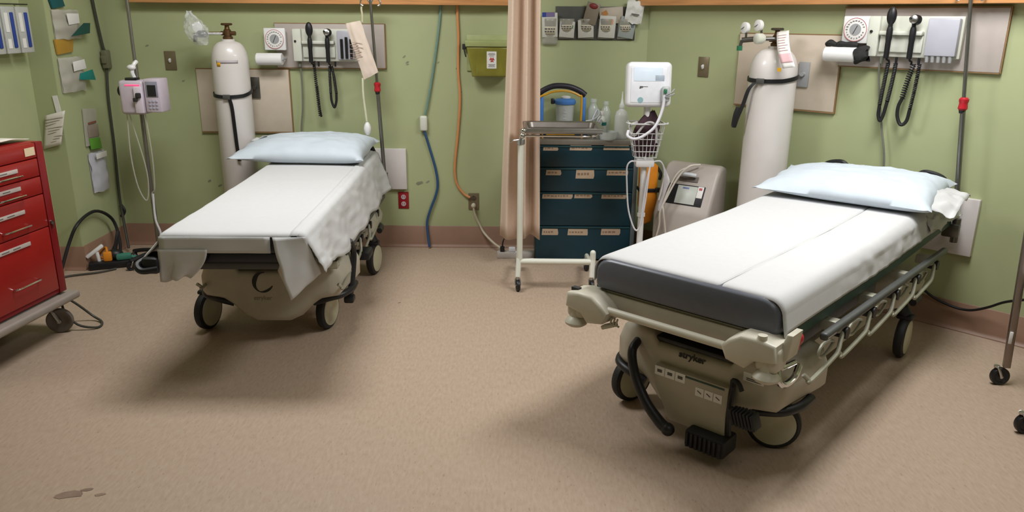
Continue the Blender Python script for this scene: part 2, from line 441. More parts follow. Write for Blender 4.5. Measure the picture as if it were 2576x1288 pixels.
def diag_set(loc, rz, label, kind):
    # origin: lower left corner of the panel, x along wall, -y into the room
    t = thing('diagnostic_instrument_panel', label, 'instrument panel', loc, rz, 'wall panels with two black hand instruments')
    W, H = (.40, .20) if kind == 0 else (.435, .197)
    mb = MB(); mb.box2((0, -.035, 0), (W, 0, H), .004); mb.build('back_plate', CREAMP, t)
    mb = MB(); mb.box2((.0, -.062, 0), (.055, -.036, H), .006); col = mb.build('power_module', CREAMP, t)
    k = MB(); k.cyl((.018, -.062, H * .62), (.018, -.068, H * .62), .007); k.build('indicator', BLACK, col)
    mb = MB(); mb.box2((.06, -.075, H * .535), (.265, -.036, H * .64), .006)
    mb.box2((.06, -.05, H * .12), (.265, -.036, H * .53), .004); mb.build('cradle', CREAMP, t)
    mb = MB(); mb.box2((.285, -.075, .012), (W - .01, -.036, H - .01), .006); d = mb.build('specula_dispenser', LAVP, t)
    mb = MB()
    if kind == 0:
        for i in range(3): mb.cyl((.315 + .03 * i, -.083, .02), (.315 + .03 * i, -.083, .14 + .012 * (i % 2)), .009, 12)
        mb.build('specula_stack', SCREENK, d)
    else:
        for i in range(5): mb.cyl((.3 + .026 * i, -.06, -.018), (.3 + .026 * i, -.06, .013), .008, 12, .011)
        mb.build('specula_tip', GREYP, d)
    # handles
    def handle(name, x, top, headr, ophth):
        h = MB(); h.lathe([(0, -.01), (.011, -.01), (.013, 0), (.013, .07), (.015, .085), (.015, .125), (.012, .14), (0, .14)], (x, -.092, .005), 'Z', 16)
        ho = h.build(name, BLACK, t)
        q = MB()
        if ophth:
            q.sph((x, -.092, top), headr, (.72, .55, 1.35)); q.cyl((x, -.092, .14), (x, -.092, top), .011)
            q.build('instrument_head', BLACK, ho)
        else:
            q.lathe([(0, -.03), (.024, -.03), (.024, -.012), (.013, .012), (.006, .03), (0, .03)], (x - .002, -.1, top), (-.25, -1, .15), 18); q.cyl((x, -.092, .14), (x, -.092, top), .01)
            q.build('instrument_head', BLACK, ho)
            g = MB(); g.lathe([(.016, 0), (.02, .003), (.016, .006)], (x + .004, -.12, top), (.2, -1, .1), 16); g.build('lens_ring', STEEL, ho)
    handle('ophthalmoscope', .118, .197, .033, True); handle('otoscope', .228, .182, .02, False)
    # coiled cords hang in loops from under the panel
    c = MB()
    if kind == 0:
        helix(smooth([(.125, -.05, -.0), (.127, -.05, -.05), (.133, -.05, -.18), (.143, -.05, -.33), (.148, -.05, -.345), (.145, -.06, -.3), (.137, -.06, -.15)], 6), .008, 46, .0032, c)
    else:
        helix(smooth([(.118, -.05, -.03), (.112, -.05, -.12), (.105, -.05, -.24)], 6), .008, 26, .0032, c)
        helix(smooth([(.155, -.05, -.03), (.15, -.05, -.12), (.14, -.05, -.22)], 6), .008, 24, .0032, c)
        c.tube([(.105, -.05, -.24), (.106, -.05, -.29), (.118, -.05, -.32), (.13, -.05, -.29), (.14, -.05, -.22)], .009, 8, 6)
    c.tube([(.118, -.09, 0), (.118, -.075, -.012), (.122, -.055, -.02), (.12, -.05, -.035)], .005); c.cyl((.155, -.05, 0), (.155, -.05, -.032), .006)
    c.build('coiled_cord', BLACK, t)
    c = MB()
    if kind == 0:
        helix(smooth([(.225, -.05, -.03), (.222, -.05, -.1), (.222, -.05, -.2)], 6), .007, 24, .003, c)
        helix(smooth([(.238, -.05, -.03), (.25, -.05, -.11), (.258, -.05, -.2)], 6), .007, 24, .003, c)
        c.tube([(.222, -.05, -.2), (.225, -.05, -.25), (.24, -.05, -.29), (.255, -.05, -.25), (.258, -.05, -.2)], .008, 8, 6)
    else:
        helix(smooth([(.24, -.05, -.03), (.222, -.05, -.12), (.21, -.05, -.2)], 6), .011, 15, .003, c)
        helix(smooth([(.268, -.05, -.03), (.263, -.05, -.15), (.255, -.05, -.25)], 6), .007, 26, .003, c)
        c.tube([(.21, -.05, -.2), (.198, -.05, -.24), (.2, -.05, -.29), (.222, -.05, -.33), (.247, -.05, -.31), (.255, -.05, -.25)], .009, 8, 6)
    c.tube([(.228, -.09, 0), (.228, -.075, -.014), (.23, -.055, -.02), (.228, -.05, -.035)], .005); c.cyl((.262, -.05, 0), (.262, -.05, -.032), .006)
    c.build('coiled_cord', BLACK, t)
    c = MB()
    if kind == 0: c.tube([(.03, -.03, 0), (.03, -.02, -.05), (.03, -.012, -.15), (.022, -.008, -.3), (.005, -.008, -.42), (.0, -.008, -.55)], .0055)
    else: c.tube([(.075, -.03, 0), (.07, -.03, -.06), (.085, -.012, -.2), (.115, -.008, -.35), (.15, -.008, -.5), (.165, -.008, -.65)], .0055)
    c.cyl((.03 if kind == 0 else .075, -.03, .0), (.03 if kind == 0 else .075, -.03, -.035), .009)
    c.build('power_cord', GREYTUBE, t)
    return t
diag_set((-1.405, YB - .022, 1.25), 0, 'cream instrument panel on the back wall, partly behind the hanging beige bag', 0)
diag_set(WR(-1.636, .022, 1.353), ZR, 'cream instrument panel on the angled wall at upper right', 1)

def box_cover(loc, rz, w, h, label):
    mb = MB(); mb.box2((0, -.03, 0), (w, 0, h), .004)
    o = mb.build('wall_box', mat('white_box', '#cfc9c6', .45, var=.02), None, loc); o.rotation_euler = (0, 0, rz)
    tag(o, label, 'wall box', 'white wall boxes beside the bed heads')
box_cover((-.93, YB, .41), 0, .215, .275, 'white flat box on the back wall above the red outlet')
box_cover(WR(-1.24, 0, .40), ZR, .235, .29, 'white flat box on the angled wall behind the right bed')
def switch(loc, rz, label):
    t = thing('light_switch', label, 'switch', loc, rz, 'bronze switch plates')
    mb = MB(); mb.box2((-.037, -.006, -.06), (.037, 0, .06), .003); mb.build('plate', BROWNPL, t)
    mb = MB(); mb.box((.0, -.012, .002), (.011, .02, .022), Matrix.Rotation(R(25), 4, 'X'), .002); mb.build('toggle', WHITEP, t)
switch((-2.228, YB, 1.243), 0, 'bronze light switch plate on the back wall left of the cylinder')
switch(WR(-2.626, 0, 1.249), ZR, 'bronze light switch plate on the angled wall left of the cylinder')
def outlet(loc, rz, m, mf, label, plug):
    t = thing('wall_outlet', label, 'outlet', loc, rz)
    mb = MB(); mb.box2((-.036, -.006, -.058), (.036, 0, .058), .003); mb.build('plate', m, t)
    for dz in (.024, -.024):
        q = MB(); q.lathe([(0, 0), (.0165, 0), (.0165, .004), (0, .004)], (0, -.005, dz), 'Y', 20); s_ = q.build('socket', mf, t)
        q = MB(); q.box2((-.008, -.0095, dz - .004), (-.005, -.0085, dz + .007)); q.box2((.005, -.0095, dz - .004), (.008, -.0085, dz + .007)); q.build('slot', m, s_)
outlet((-.744, YB, .329), 0, REDO, mat('outlet_face_grey', '#b7a5a6', .5), 'red wall outlet below the white box', False)
outlet((-.265, YB, .325), 0, BROWNPL, mat('outlet_brown', '#4a3c30', .5), 'bronze wall outlet with a white plug near the curtain', True)

# ------------------------------------------------------------------ oxygen cylinders
def tank(loc, r, sh, label, kind, rz):
    t = thing('oxygen_cylinder', label, 'gas cylinder', loc, rz, 'tall cream oxygen cylinders')
    prof = [(0, 0), (r * .9, 0), (r, .015), (r, sh - .02)]
    for k in range(1, 9):
        a = R(90) * k / 9; prof.append((.042 + (r - .042) * math.cos(a) ** .9, sh - .02 + .125 * math.sin(a)))
    prof += [(.04, sh + .108), (.04, sh + .12), (0, sh + .12)]
    mb = MB(); mb.lathe(prof, seg=40); mb.build('body', TANK, t)
    v = MB(); v.lathe([(.03, 0), (.03, .02), (.022, .025), (.022, .06), (.016, .065), (.012, .09), (0, .09)], (0, 0, sh + .115), seg=20)
    v.cyl((-.04, 0, sh + .155), (.05, 0, sh + .155), .013); vo = v.build('valve', BRASS, t)
    h = MB(); h.lathe([(.0, 0), (.012, 0), (.034, .004), (.036, .012), (.03, .016), (.01, .012), (0, .012)], (0, 0, sh + .2), seg=7); h.build('valve_handwheel', DSTEEL if kind else BRASS, vo)
    return t
TK1 = tank((-1.785, 5.02, 0), .112, 1.265, 'cream oxygen cylinder on the back wall with bagged regulator on top', 0, 0)
w2 = WR(-2.085, .165, 0)
TK2 = tank(w2, .127, 1.27, 'cream oxygen cylinder on the angled wall with three round gauges', 1, ZR)
def strap(loc, rz, r, z, label, kind):
    mb = MB(); bm = BLACK
    a0, a1 = (R(-205), R(25)) if kind == 0 else (R(-200), R(20))
    n = 36; pts = []
    for k in range(n + 1):
        a = a0 + (a1 - a0) * k / n
        sag = -.02 * math.sin(math.pi * k / n) if kind == 0 else -.012 * math.sin(math.pi * k / n)
        pts.append((math.cos(a) * (r + .004), math.sin(a) * (r + .004), z + sag + (.018 * max(0, (k - 26) / 10) if kind == 0 else .012 * max(0, (k - 26) / 10))))
    # flat webbing
    t = bmesh.new(); prev = None
    for p in pts:
        d = Vector((p[0], p[1], 0)).normalized() * .004
        q = [t.verts.new(Vector(p) + Vector((0, 0, -.011))), t.verts.new(Vector(p) + Vector((0, 0, .011))), t.verts.new(Vector(p) + d + Vector((0, 0, .011))), t.verts.new(Vector(p) + d + Vector((0, 0, -.011)))]
        if prev:
            for i in range(4): t.faces.new((prev[i], prev[(i + 1) % 4], q[(i + 1) % 4], q[i]))
        prev = q
    bmesh.ops.recalc_face_normals(t, faces=t.faces); mb._add(t)
    th = thing('cylinder_strap', label, 'strap', loc, rz, 'black webbing straps around the cylinders')
    mb.build('webbing', BLACK, th)
    # tail
    if kind == 0: tail = [(.015, -r - .012, z - .02), (.028, -r - .014, z - .08), (.033, -r - .014, z - .2), (.038, -r - .014, z - .34), (.045, -r - .013, z - .42)]
    else: tail = [(-.03, -r - .012, z - .02), (-.06, -r - .018, z - .06), (-.083, -r - .02, z - .14), (-.11, -r - .022, z - .22), (-.125, -r - .02, z - .27), (-.135, -r - .015, z - .26), (-.13, -r - .012, z - .2), (-.12, -r - .008, z - .16)]
    P = smooth(tail, 6); t = bmesh.new(); prev = None
    for i, p in enumerate(P):
        q = [t.verts.new(p + Vector(c)) for c in ((-.011, -.002, 0), (.011, -.002, 0), (.011, .002, 0), (-.011, .002, 0))]
        if prev:
            for k in range(4): t.faces.new((prev[k], prev[(k + 1) % 4], q[(k + 1) % 4], q[k]))
        prev = q
    bmesh.ops.recalc_face_normals(t, faces=t.faces); m2 = MB(); m2._add(t); m2.build('strap_tail', BLACK, th)
    b = MB(); b.box((0.0, -r - .012, z - .02 if kind == 0 else z - .012), (.045, .012, .03), None, .003); b.build('buckle', mat('buckle_grey', '#4b4b48', .4), th)
    # wall bracket
    b = MB(); b.box2((r * .62, loc_wall(kind) - .012, z - .05), (r * .62 + .06, loc_wall(kind), z + .085), .002); b.cyl((r * .62 + .03, loc_wall(kind) - .012, z + .02), (r * .62 + .03, loc_wall(kind) - .03, z + .02), .012); b.build('wall_bracket', GREYP if kind else DSTEEL, th)
def loc_wall(kind): return (.16 - .018) if kind == 0 else (.165 - .018)
strap(tuple(TK1.location), 0, .112, 1.06, 'black strap with buckle and straight tail around the left cylinder', 0)
strap(w2, ZR, .127, 1.222, 'black strap with a hooked loose tail around the right cylinder', 1)
# labels on the left cylinder shoulder
lb = MB()
def onshoulder(x0, x1, z0, z1, r, off=.0015):
    def f(u, v):
        a = R(-90) + (x0 + (x1 - x0) * u); z = z0 + (z1 - z0) * v
        return Vector((math.cos(a) * (r + off), math.sin(a) * (r + off), z))
    return f
lab = MB(); lab.grid(onshoulder(-.45, .75, 1.243, 1.262, .112), 14, 1); lab.build('printed_label', mat('grey_label', '#b7aeb2', .5), TK1, solid=.0005)
lab = MB(); lab.grid(onshoulder(-.42, -.2, 1.225, 1.248, .112, .002), 5, 1); lab.build('yellow_sticker', YELP, TK1, solid=.0005)
# left regulator in a clear bag
rg = thing('oxygen_regulator', 'chrome regulator arm left of the cylinder valve, inside the clear bag', 'regulator', (-1.785, 5.02, 1.42), 0)
q = MB(); q.cyl((-.03, -.012, -.0), (-.11, -.07, .0), .01); q.build('inlet_stem', CHROME, rg)
q = MB(); q.sph((-.115, -.075, -.004), .022); q.cyl((-.115, -.075, -.004), (-.175, -.1, -.012), .012); q.cyl((-.165, -.095, -.012), (-.168, -.096, -.05), .011); q.build('body', DSTEEL, rg)
q = MB(); q.lathe([(0, 0), (.028, 0), (.03, .006), (.03, .018), (0, .02)], (-.145, -.085, .035), (.1, -1, .1), 24); q.build('dial', WHITEP, rg)
q = MB(); q.lathe([(0, 0), (.02, 0), (.022, .01), (.02, .024), (0, .024)], (-.13, -.1, -.004), (.2, -1, 0), 20); q.build('knob', BLACK, rg)
bag = MB()
def bagf(u, v):
    a = 2 * math.pi * v; h = u
    rad = .008 + .062 * math.sin(math.pi * min(1, .12 + .95 * h)) ** .8
    n_ = .016 * nz(3 * math.cos(a) + 7 * h, 3 * math.sin(a), 4 * h)
    return Vector((-.135 - .055 * h + (rad + n_) * math.cos(a), -.09 + (rad * .7 + n_) * math.sin(a), -.07 + .2 * h + .5 * n_))
bag.grid(bagf, 18, 26)
tag(bag.build('plastic_bag', CLEAR, None, (-1.785, 5.02, 1.42), ang=20), 'crumpled clear plastic bag over the left regulator', 'bag')
# right regulator with three gauges
rg = thing('oxygen_regulator', 'regulator with three round white gauges on the right cylinder valve', 'regulator', (w2[0] + .02, w2[1] - .02, 1.42), ZR)
q = MB(); q.cyl((-.02, -.03, .01), (-.1, -.09, .008), .011); q.cyl((-.1, -.09, .008), (-.17, -.12, .0), .014); q.cyl((-.17, -.12, 0), (-.178, -.122, -.05), .009); q.cyl((-.075, -.08, .01), (-.08, -.085, .06), .006); q.cyl((-.15, -.115, .0), (-.15, -.115, .045), .006); q.build('body', DSTEEL, rg)
def dialp(x, y, z, d=(-.45, -1, .05)):
    q = MB(); q.lathe([(0, 0), (.027, 0), (.03, .006), (.03, .022), (.026, .024), (0, .024)], (x, y, z), d, 28); g = q.build('gauge', WHITEP, rg)
    q = MB(); dd = Vector(d).normalized(); c = Vector((x, y, z)) + dd * .0248; q.cyl(c + Vector((-.015, 0, -.009)), c + Vector((.015, 0, .012)), .0016, 6); q.build('needle', INKD, g)
dialp(-.155, -.1, .064); dialp(-.085, -.085, .077)
q = MB(); q.lathe([(0, 0), (.022, 0), (.028, .01), (.028, .045), (.02, .05), (0, .05)], (-.06, -.09, .01), (-.45, -1, .0), 24); q.build('flow_knob', CREAMP, rg)
q = MB(); q.cyl((-.178, -.122, -.03), (-.178, -.122, -.055), .015); q.build('outlet_fitting', GREENDK, rg)
# tag hung on the right valve
tg = thing('cylinder_tag', 'pink and white printed tag hanging over the right cylinder shoulder', 'tag', (w2[0] + .062, w2[1] - .062 + .0, 1.29), ZR)
def tagf(u, v):
    return Vector((-.035 + .12 * (1 - v) + .068 * (u - .5), -.128 - .004 * math.sin(3 * v) - .045 * (1 - v), -.005 + .18 * v + .01 * u)) + Vector((0, .085 * v * v, 0))
q = MB(); q.grid(tagf, 4, 14); q.build('card', PAPERW, tg, solid=.001)
q = MB(); q.grid(lambda u, v: tagf(.03 + .94 * u, .14 + .24 * v) + Vector((0, -.0016, .0004)), 4, 5); q.build('pink_panel', PINK, tg, solid=.0006)
q = MB()
for k in range(7):
    v0 = .46 + .07 * k; q.grid(lambda u, v, v0=v0, k=k: tagf(.12 + (.5 + .25 * random.Random(k).random()) * u, v0 + .012 * v) + Vector((0, -.0018, .0004)), 4, 1)
q.build('printing', mat('pink_ink', '#b98a90', .8), tg, solid=.0004)
q = MB(); q.box((.03, -.17, -.012), (.02, .002, .02)); q.build('yellow_sticker', YELP, tg)

# ------------------------------------------------------------------ stretchers
def wheel(parent, x, y, yaw, r=.1, wd=.045):
    # yaw: direction the hub face points, in the bed frame
    d = Vector((math.cos(yaw), math.sin(yaw), 0)); c = Vector((x, y, r))
    mb = MB(); h = wd / 2
    mb.lathe([(r * .72, -h * .9), (r * .86, -h), (r * .97, -h * .7), (r, -h * .2), (r, h * .2), (r * .97, h * .7), (r * .86, h), (r * .72, h * .9)], c, tuple(d), 40)
    wo = mb.build('wheel', RUBBER, parent)
    m2 = MB(); m2.lathe([(0, -h * 1.3), (r * .5, -h * 1.28), (r * .8, -h * 1.05), (r * .84, -h * .6), (r * .84, h * .6), (r * .8, h * 1.05), (r * .5, h * 1.28), (0, h * 1.3)], c, tuple(d), 40); m2.build('hub_cover', HUBC, wo)
    return wo
def stretcher(loc, az, kind, label):
    t = thing('hospital_stretcher', label, 'stretcher', (loc[0], loc[1], 0), -R(az), 'wheeled stretchers')
    hw = .356 if kind == 2 else .300
    zb, zt = (.570, .696) if kind == 2 else (.585, .672)
    L = 1.98
    def lift(y): return (  .03 * max(0, (y - .95) / 1.03) if kind == 2 else 0.012 * max(0, (y - .95)))
    # mattress, with a rounded edge and the raised head section
    def mattress():
        tb = bmesh.new(); n = 28; ring = []
        sec = []
        rr = .06 if kind == 2 else .035
        for (cx, cz, a0) in ((hw - rr, zt - rr, 0), (-hw + rr, zt - rr, 90), (-hw + .02, zb + .02, 180), (hw - .02, zb + .02, 270)):
            q = rr if cz > (zb + zt) / 2 - .02 and a0 < 180 else .02
            for k in range(6):
                a = R(a0 + 90 * k / 5); sec.append((cx + q * math.cos(a), cz + q * math.sin(a)))
        ys = [(0, .78), (.004, .86), (.014, .94), (.03, .985), (.05, 1)] + [(.05 + (L - .1) * k / n, 1) for k in range(1, n)] + [(L - .05, 1), (L - .02, .98), (L, .93)]
        zc = (zb + zt) / 2
        for y, s in ys:
            e = (1 - s) * .09
            ring.append([tb.verts.new((math.copysign(max(0, abs(x) - e), x), y, zc + (z - zc) * s + lift(y))) for x, z in sec])
        for A, B in zip(ring, ring[1:]):
            for k in range(len(sec)): tb.faces.new((A[k], A[(k + 1) % len(sec)], B[(k + 1) % len(sec)], B[k]))
        tb.faces.new(ring[0][::-1]); tb.faces.new(ring[-1]); bmesh.ops.recalc_face_normals(tb, faces=tb.faces)
        mb = MB(); mb._add(tb); return mb.build('mattress', CHAR if kind == 2 else NAVYDK, t, ang=60)
    mattress()
    # deck under the mattress
    d0 = zb - .045
    def pl(y0, y1, x0, x1, z0, z1):
        tb = bmesh.new(); v = [tb.verts.new((x, y, z + lift(y))) for z in (z0, z1) for y in (y0, y1) for x in (x0, x1)]
        for f in ((0, 1, 3, 2), (4, 6, 7, 5), (0, 4, 5, 1), (2, 3, 7, 6), (0, 2, 6, 4), (1, 5, 7, 3)): tb.faces.new([v[i] for i in f])
        bmesh.ops.recalc_face_normals(tb, faces=tb.faces); return tb
    mb = MB(); mb._add(pl(.02, .95, -hw + .01, hw - .01, d0, zb - .002)); mb._add(pl(.952, L, -hw + .01, hw - .01, d0, zb - .002)); mb.build('deck', BONE2 if kind == 2 else BLACK, t)
    for s in (-1, 1): mb = MB(); mb._add(pl(.03, .95, s * hw - .004, s * hw + .006, d0 + .012, zb + .012)); mb._add(pl(.948, L, s * hw - .004, s * hw + .006, d0 + .012, zb + .012)); mb.build('deck_edge', GREENPIPE, t)
    # litter frame
    mb = MB()
    for s in (-1, 1): mb.box2((s * .27 - .025, .03, d0 - .05), (s * .27 + .025, L - .03, d0 - .003), .005)
    for y in (.12, .7, 1.3, 1.85): mb.box2((-.25, y - .03, d0 - .048), (.25, y + .03, d0 - .006), .004)
    mb.build('litter_frame', BONE2 if kind == 2 else GREYRAIL, t)
    mb = MB()
    for s in (-1, 1): mb.box2((s * .315 - .008, .22, d0 - .075), (s * .315 + .008, 1.05, d0 - .004), .003)
    mb.build('frame_side_panel', mat('slate_panel', '#3c4348', .5), t)
    if kind == 2:
        mb = MB(); mb.prism([(-.34, .505), (.34, .505), (.35, .563), (-.35, .563)], .008, .03, 'XZ', .004); mb.build('foot_panel', BONE2, t)
        mb = MB(); mb.cyl((-.3, -.035, .515), (.3, -.035, .515), .0145); mb.build('push_bar', BONE, t)
        for s in (-1, 1):
            mb = MB()
            mb.prism([(s * .245, .512), (s * .27, .54), (s * .31, .566), (s * .37, .568), (s * .425, .555), (s * .43, .50), (s * .36, .487), (s * .33, .455), (s * .265, .468)], -.075, .05, 'XZ', .014, 3)
            mb.box((s * .395, -.02, .50), (.075, .085, .085), None, .018, 3)
            if s > 0: mb.cyl((s * .375, -.055, .50), (s * .375, -.055, .578), .015); mb.prism([(.40, .47), (.445, .5), (.455, .585), (.435, .585)], -.02, .06, 'XZ', .004)
            co = mb.build('corner_bumper', BONE, t, ang=50)
            if s > 0: co.location = (-.045, 0, .018)
            q = MB(); q.lathe([(0, -.012), (.03, -.012), (.041, -.004), (.043, .004), (.034, .016), (.022, .024), (.02, .06), (0, .06)], (s * .395, -.045, .438), 'Z', 28); q.build('bumper_disc', BONE, co)
            if s < 0: q = MB(); q.box((s * .41, -.03, .5675 - .011), (.032, .02, .024)); q.build('socket_hole', INKD, co)
        q = MB()
        for k in range(3): q.tube([(-.245 + .012 * k, -.03, .49), (-.25 + .012 * k, -.03, .468), (-.238 + .012 * k, -.03, .462)], .004, 6)
        q.box((-.262, -.02, .452), (.06, .03, .016), Matrix.Rotation(R(-25), 4, 'Y'), .004); q.build('foot_latch', SILVER, t)
    else:
        mb = MB(); mb.tube([(-.36, .02, .565), (-.385, -.03, .55), (-.36, -.05, .53), (-.30, -.04, .535)], .014); mb.box((-.335, .02, .545), (.07, .12, .07), None, .015); mb.build('foot_latch', BLACK, t)
        mb = MB(); mb.prism([(-.12, .552), (.27, .552), (.27, .588), (-.1, .588)], .006, .022, 'XZ', .004); mb.build('foot_panel', NAVYDK, t)
    # base cover
    uf = .13 if kind == 2 else .44
    wb = 1.24 if kind == 2 else .93
    u0, u1 = uf + .18, uf + .18 + wb
    def cowl(y0, y1, front):
        if front: o = [(-.17, .372), (-.20, .41), (-.29, .42), (-.345, .395), (-.37, .335), (-.369, .262), (-.352, .240), (-.27, .226), (-.215, .195), (-.155, .14), (-.09, .112)]
        else: o = [(-.29, .40), (-.33, .38), (-.35, .335), (-.34, .29), (-.28, .27), (-.22, .25), (-.18, .22), (-.12, .2), (-.06, .2)]
        o = o + [(-x, z) for x, z in o[::-1]]
        mb = MB(); mb.prism(o, y0, y1, 'XZ', .03, 4)
        for v in mb.b.verts:
            if front: v.co.x *= .80 + .20 * min(1, max(0, (v.co.y - y0) / .06)) if v.co.y < y0 + .06 else 1
        return mb
    cw = cowl(uf, uf + .35, True).build('base_cover', BONE2, t, ang=55)
    cowl(u1 - .2, u1 + .2, False).build('rear_base_cover', BONE2, t, ang=55)
    mb = MB(); mb.prism([(-.2, .17), (.2, .17), (.26, .24), (.25, .34), (-.25, .34), (-.26, .24)], uf + .34, u1 - .19, 'XZ', .01); mb.build('base_deck', BONE2, t)
    mb = MB()
    for y in (u0 + .12, u1 - .12):
        wx, wy = (.185, .17) if kind == 2 and y < .6 else (.11, .08)  # right bed's front boot widened so black fills the shaded gap
        for k in range(6):
            zz = .385 + k * (d0 - .05 - .385) / 6; hh = (d0 - .05 - .385) / 6
            mb.box2((-wx + .004 * (k % 2), y - wy, zz), (wx - .004 * (k % 2), y + wy, zz + hh), .004)
    mb.build('lift_column', BLACK, t)
    if kind == 1:
        mb = MB(); mb.prism([(-.165, .374), (.165, .374), (.20, .40), (.19, .425), (-.19, .425), (-.2, .40)], uf + .012, uf + .34, 'XZ', .006); mb.build('base_top_pad_or_shade', mat('dark_maroon_vinyl', '#3a1a20', .5), t)
    else:
        mb = MB(); mb.prism([(-.165, .374), (.165, .374), (.16, .392), (-.16, .392)], uf + .015, uf + .33, 'XZ', .006); mb.build('base_top_pad_or_shade', BLACK, t)  # litter's shadow on the cover, put in as a black slab
    # wheels and the dark bumpers that curl over them
    if kind == 2:
        W_ = [(-.34, u0 + .0, R(-72)), (.22, u0 + .02, R(-68 + 0)), (.30, u1 - .02, R(2)), (-.30, u1 - .02, R(4))]
        W_ = [(-.355, u0 - .01, R(-15)), (.24, u0 + .03, R(-64)), (.335, u1 - .0, R(4)), (-.30, u1 - .02, R(4))]
    else:
        W_ = [(-.385, u0 + .02, R(-14)), (.215, u0 + .03, R(-14)), (.315, u1 - .02, R(-10)), (-.30, u1 - .02, R(-8))]
    for (x, y, a) in W_: wheel(t, x, y, a)
    for i, (x, y, a) in enumerate(W_):
        mb = MB(); s = 1 if x > 0 else -1; f = -1 if i < 2 else 1
        zq = .235
        zf = 0 if i < 2 else .045
        mb.tube([(s * .19, y + f * .165, .198 + zf), (s * .26, y + f * .175, .222 + zf), (s * .325, y + f * .145, .232 + zf), (s * .356, y + f * .07, .235 + zf), (s * .358, y - f * .02, .235 + zf)], .017, 10, 6)
        mb.cyl((x, y, .205), (s * .28, y, .28), .03)
        mb.box((x, y, .2), (.07, .07, .02), None, .008)
        mb.build('wheel_bumper', BLACK, t)
    # side rails, folded down
    for s in (-1, 1):
        x = s * (hw + .05) if kind == 2 else s * .33
        rt = len(COL.objects)
        mb = MB(); mb.box2((x - .014, .25 if kind == 2 else .62, .487), (x + .014, 1.74 if kind == 2 else 1.9, .515), .009, 3); ro = mb.build('side_rail', GREYRAIL, t)
        if kind == 2 and s == 1:
            q = MB(); q.box2((x + .0135, .255, .498), (x + .0155, .33, .502)); q.build('rail_highlight_strip', CHROME, ro)
        for k in range(0 if kind == 2 else 1, 5):
            y = .2 + .285 * k
            q = MB(); q.tube([(x - .0, y + .25, .487), (x + .01, y + .2, .45), (x + .016, y + .17, .42), (x + .016, y + .13, .405), (x + .016, y - .06, .385), (x + .012, y - .075, .395), (x, y - .085, .41)], .008, 8, 4); q.build('rail_arm', SILVER, ro)
            q = MB(); q.cyl((x - .03, y + .24, .465), (x + .018, y + .24, .465), .022, 18); q.build('rail_pivot', BLACK, ro)
            q = MB(); q.tube([(x - .02, y + .22, .43), (x - .02, y + .14, .40), (x - .02, y + .08, .42), (x - .02, y + .12, .45)], .006, 6, 5, True); q.build('rail_hinge_loop', SILVER, ro)
        ro.location.z = .017 if kind == 2 else -.09
        if kind == 2: ro.rotation_euler.x = -.012
        for y in (.42, .8, 1.2, 1.55): q = MB(); q.box2((x - s * .07, y - .025, d0 - .055), (x + s * .004, y + .025, d0 - .015), .006); q.cyl((x, y, .50), (x - s * .01, y, d0 - .03), .009); q.build('rail_bracket', SILVER, ro)
    if kind == 2:
        mb = MB(); mb.tube([(.385, .02, .47), (.405, -.0, .425), (.41, .04, .40), (.408, .12, .40), (.40, .17, .42)], .011); mb.cyl((.395, .03, .455), (.395, .14, .44), .009); mb.build('release_handle', CHROME, t).location = (-.03, 0, .01)
        mb = MB(); mb.sph((.395, .135, .525), .02, (1, 1.5, 1.2)); mb.box((.39, .13, .50), (.03, .04, .03), None, .006); mb.build('red_release_lever', REDP, t).location = (-.03, 0, .01)
        mb = MB(); mb.box2((.345, .02, .505), (.385, .10, .545), .006); mb.build('lever_housing', mat('tan_housing', '#a98a6b', .5), t).location = (-.03, 0, .01)
        # writing and stickers on the base cover
        yf = uf - .0008
        text('brand_name', 'stryker', .037, INKD, cw, (.0, yf, .357), bold=.001, shear=.08)
        pm = MB(); pm.prism([(-.13, .30), (.165, .30), (.165, .108), (.15, .095), (-.06, .095), (-.13, .22)], uf - .03, uf + .02, 'XZ', .006); pmo = pm.build('pedal_housing', BONE2, t)
        q = MB(); q.prism([(-.015, .294), (.15, .294), (.15, .287), (-.005, .287)], uf - .0312, uf - .0298, 'XZ'); q.build('green_line', GREENPIPE, pmo)
        for k in range(3):
            q = MB(); q.prism([(-.13 + .043 * k, .297), (-.09 + .043 * k, .297), (-.09 + .043 * k, .262), (-.13 + .043 * k, .262)], uf - .0315, uf - .0298, 'XZ'); st = q.build('pictogram_sticker', WHITEP, pmo)
            q = MB(); q.box((-.11 + .043 * k, uf - .0318, .28), (.02, .0006, .012)); q.build('pictogram', INK, st)
        for k in range(3):
            q = MB(); q.prism([(.04 + .036 * k, .265), (.073 + .036 * k, .265), (.073 + .036 * k, .232), (.04 + .036 * k, .232)], uf - .0315, uf - .0298, 'XZ'); st = q.build('pictogram_sticker', WHITEP, pmo)
            q = MB(); q.box((.056 + .036 * k, uf - .0318, .249), (.018, .0006, .004), Matrix.Rotation(R(30), 4, 'Y')); q.build('pictogram', INK, st)
        q = MB(); q.prism([(.2, .368), (.275, .368), (.275, .335), (.2, .335)], uf - .001, uf + .001, 'XZ'); st = q.build('warning_sticker', WHITEP, cw)
        q = MB(); q.prism([(.235, .364), (.242, .354), (.228, .354)], uf - .0016, uf, 'XZ'); q.box((.237, uf - .0014, .347), (.05, .0006, .004)); q.box((.237, uf - .0014, .341), (.05, .0006, .003)); q.sph((.262, uf - .001, .343), .004, (1, .2, 1)); q.build('sticker_print', INK, st)
        mb = MB(); mb.tube([(-.235, uf + .02, .36), (-.222, uf - .05, .33), (-.19, uf - .07, .25), (-.13, uf - .085, .17), (-.06, uf - .095, .115), (-.02, uf - .1, .10)], .019, 10, 6, rf=lambda u: .85 + .3 * u); mb.sph((-.02, uf - .1, .10), .025); mb.build('brake_pedal', BLACK, t)
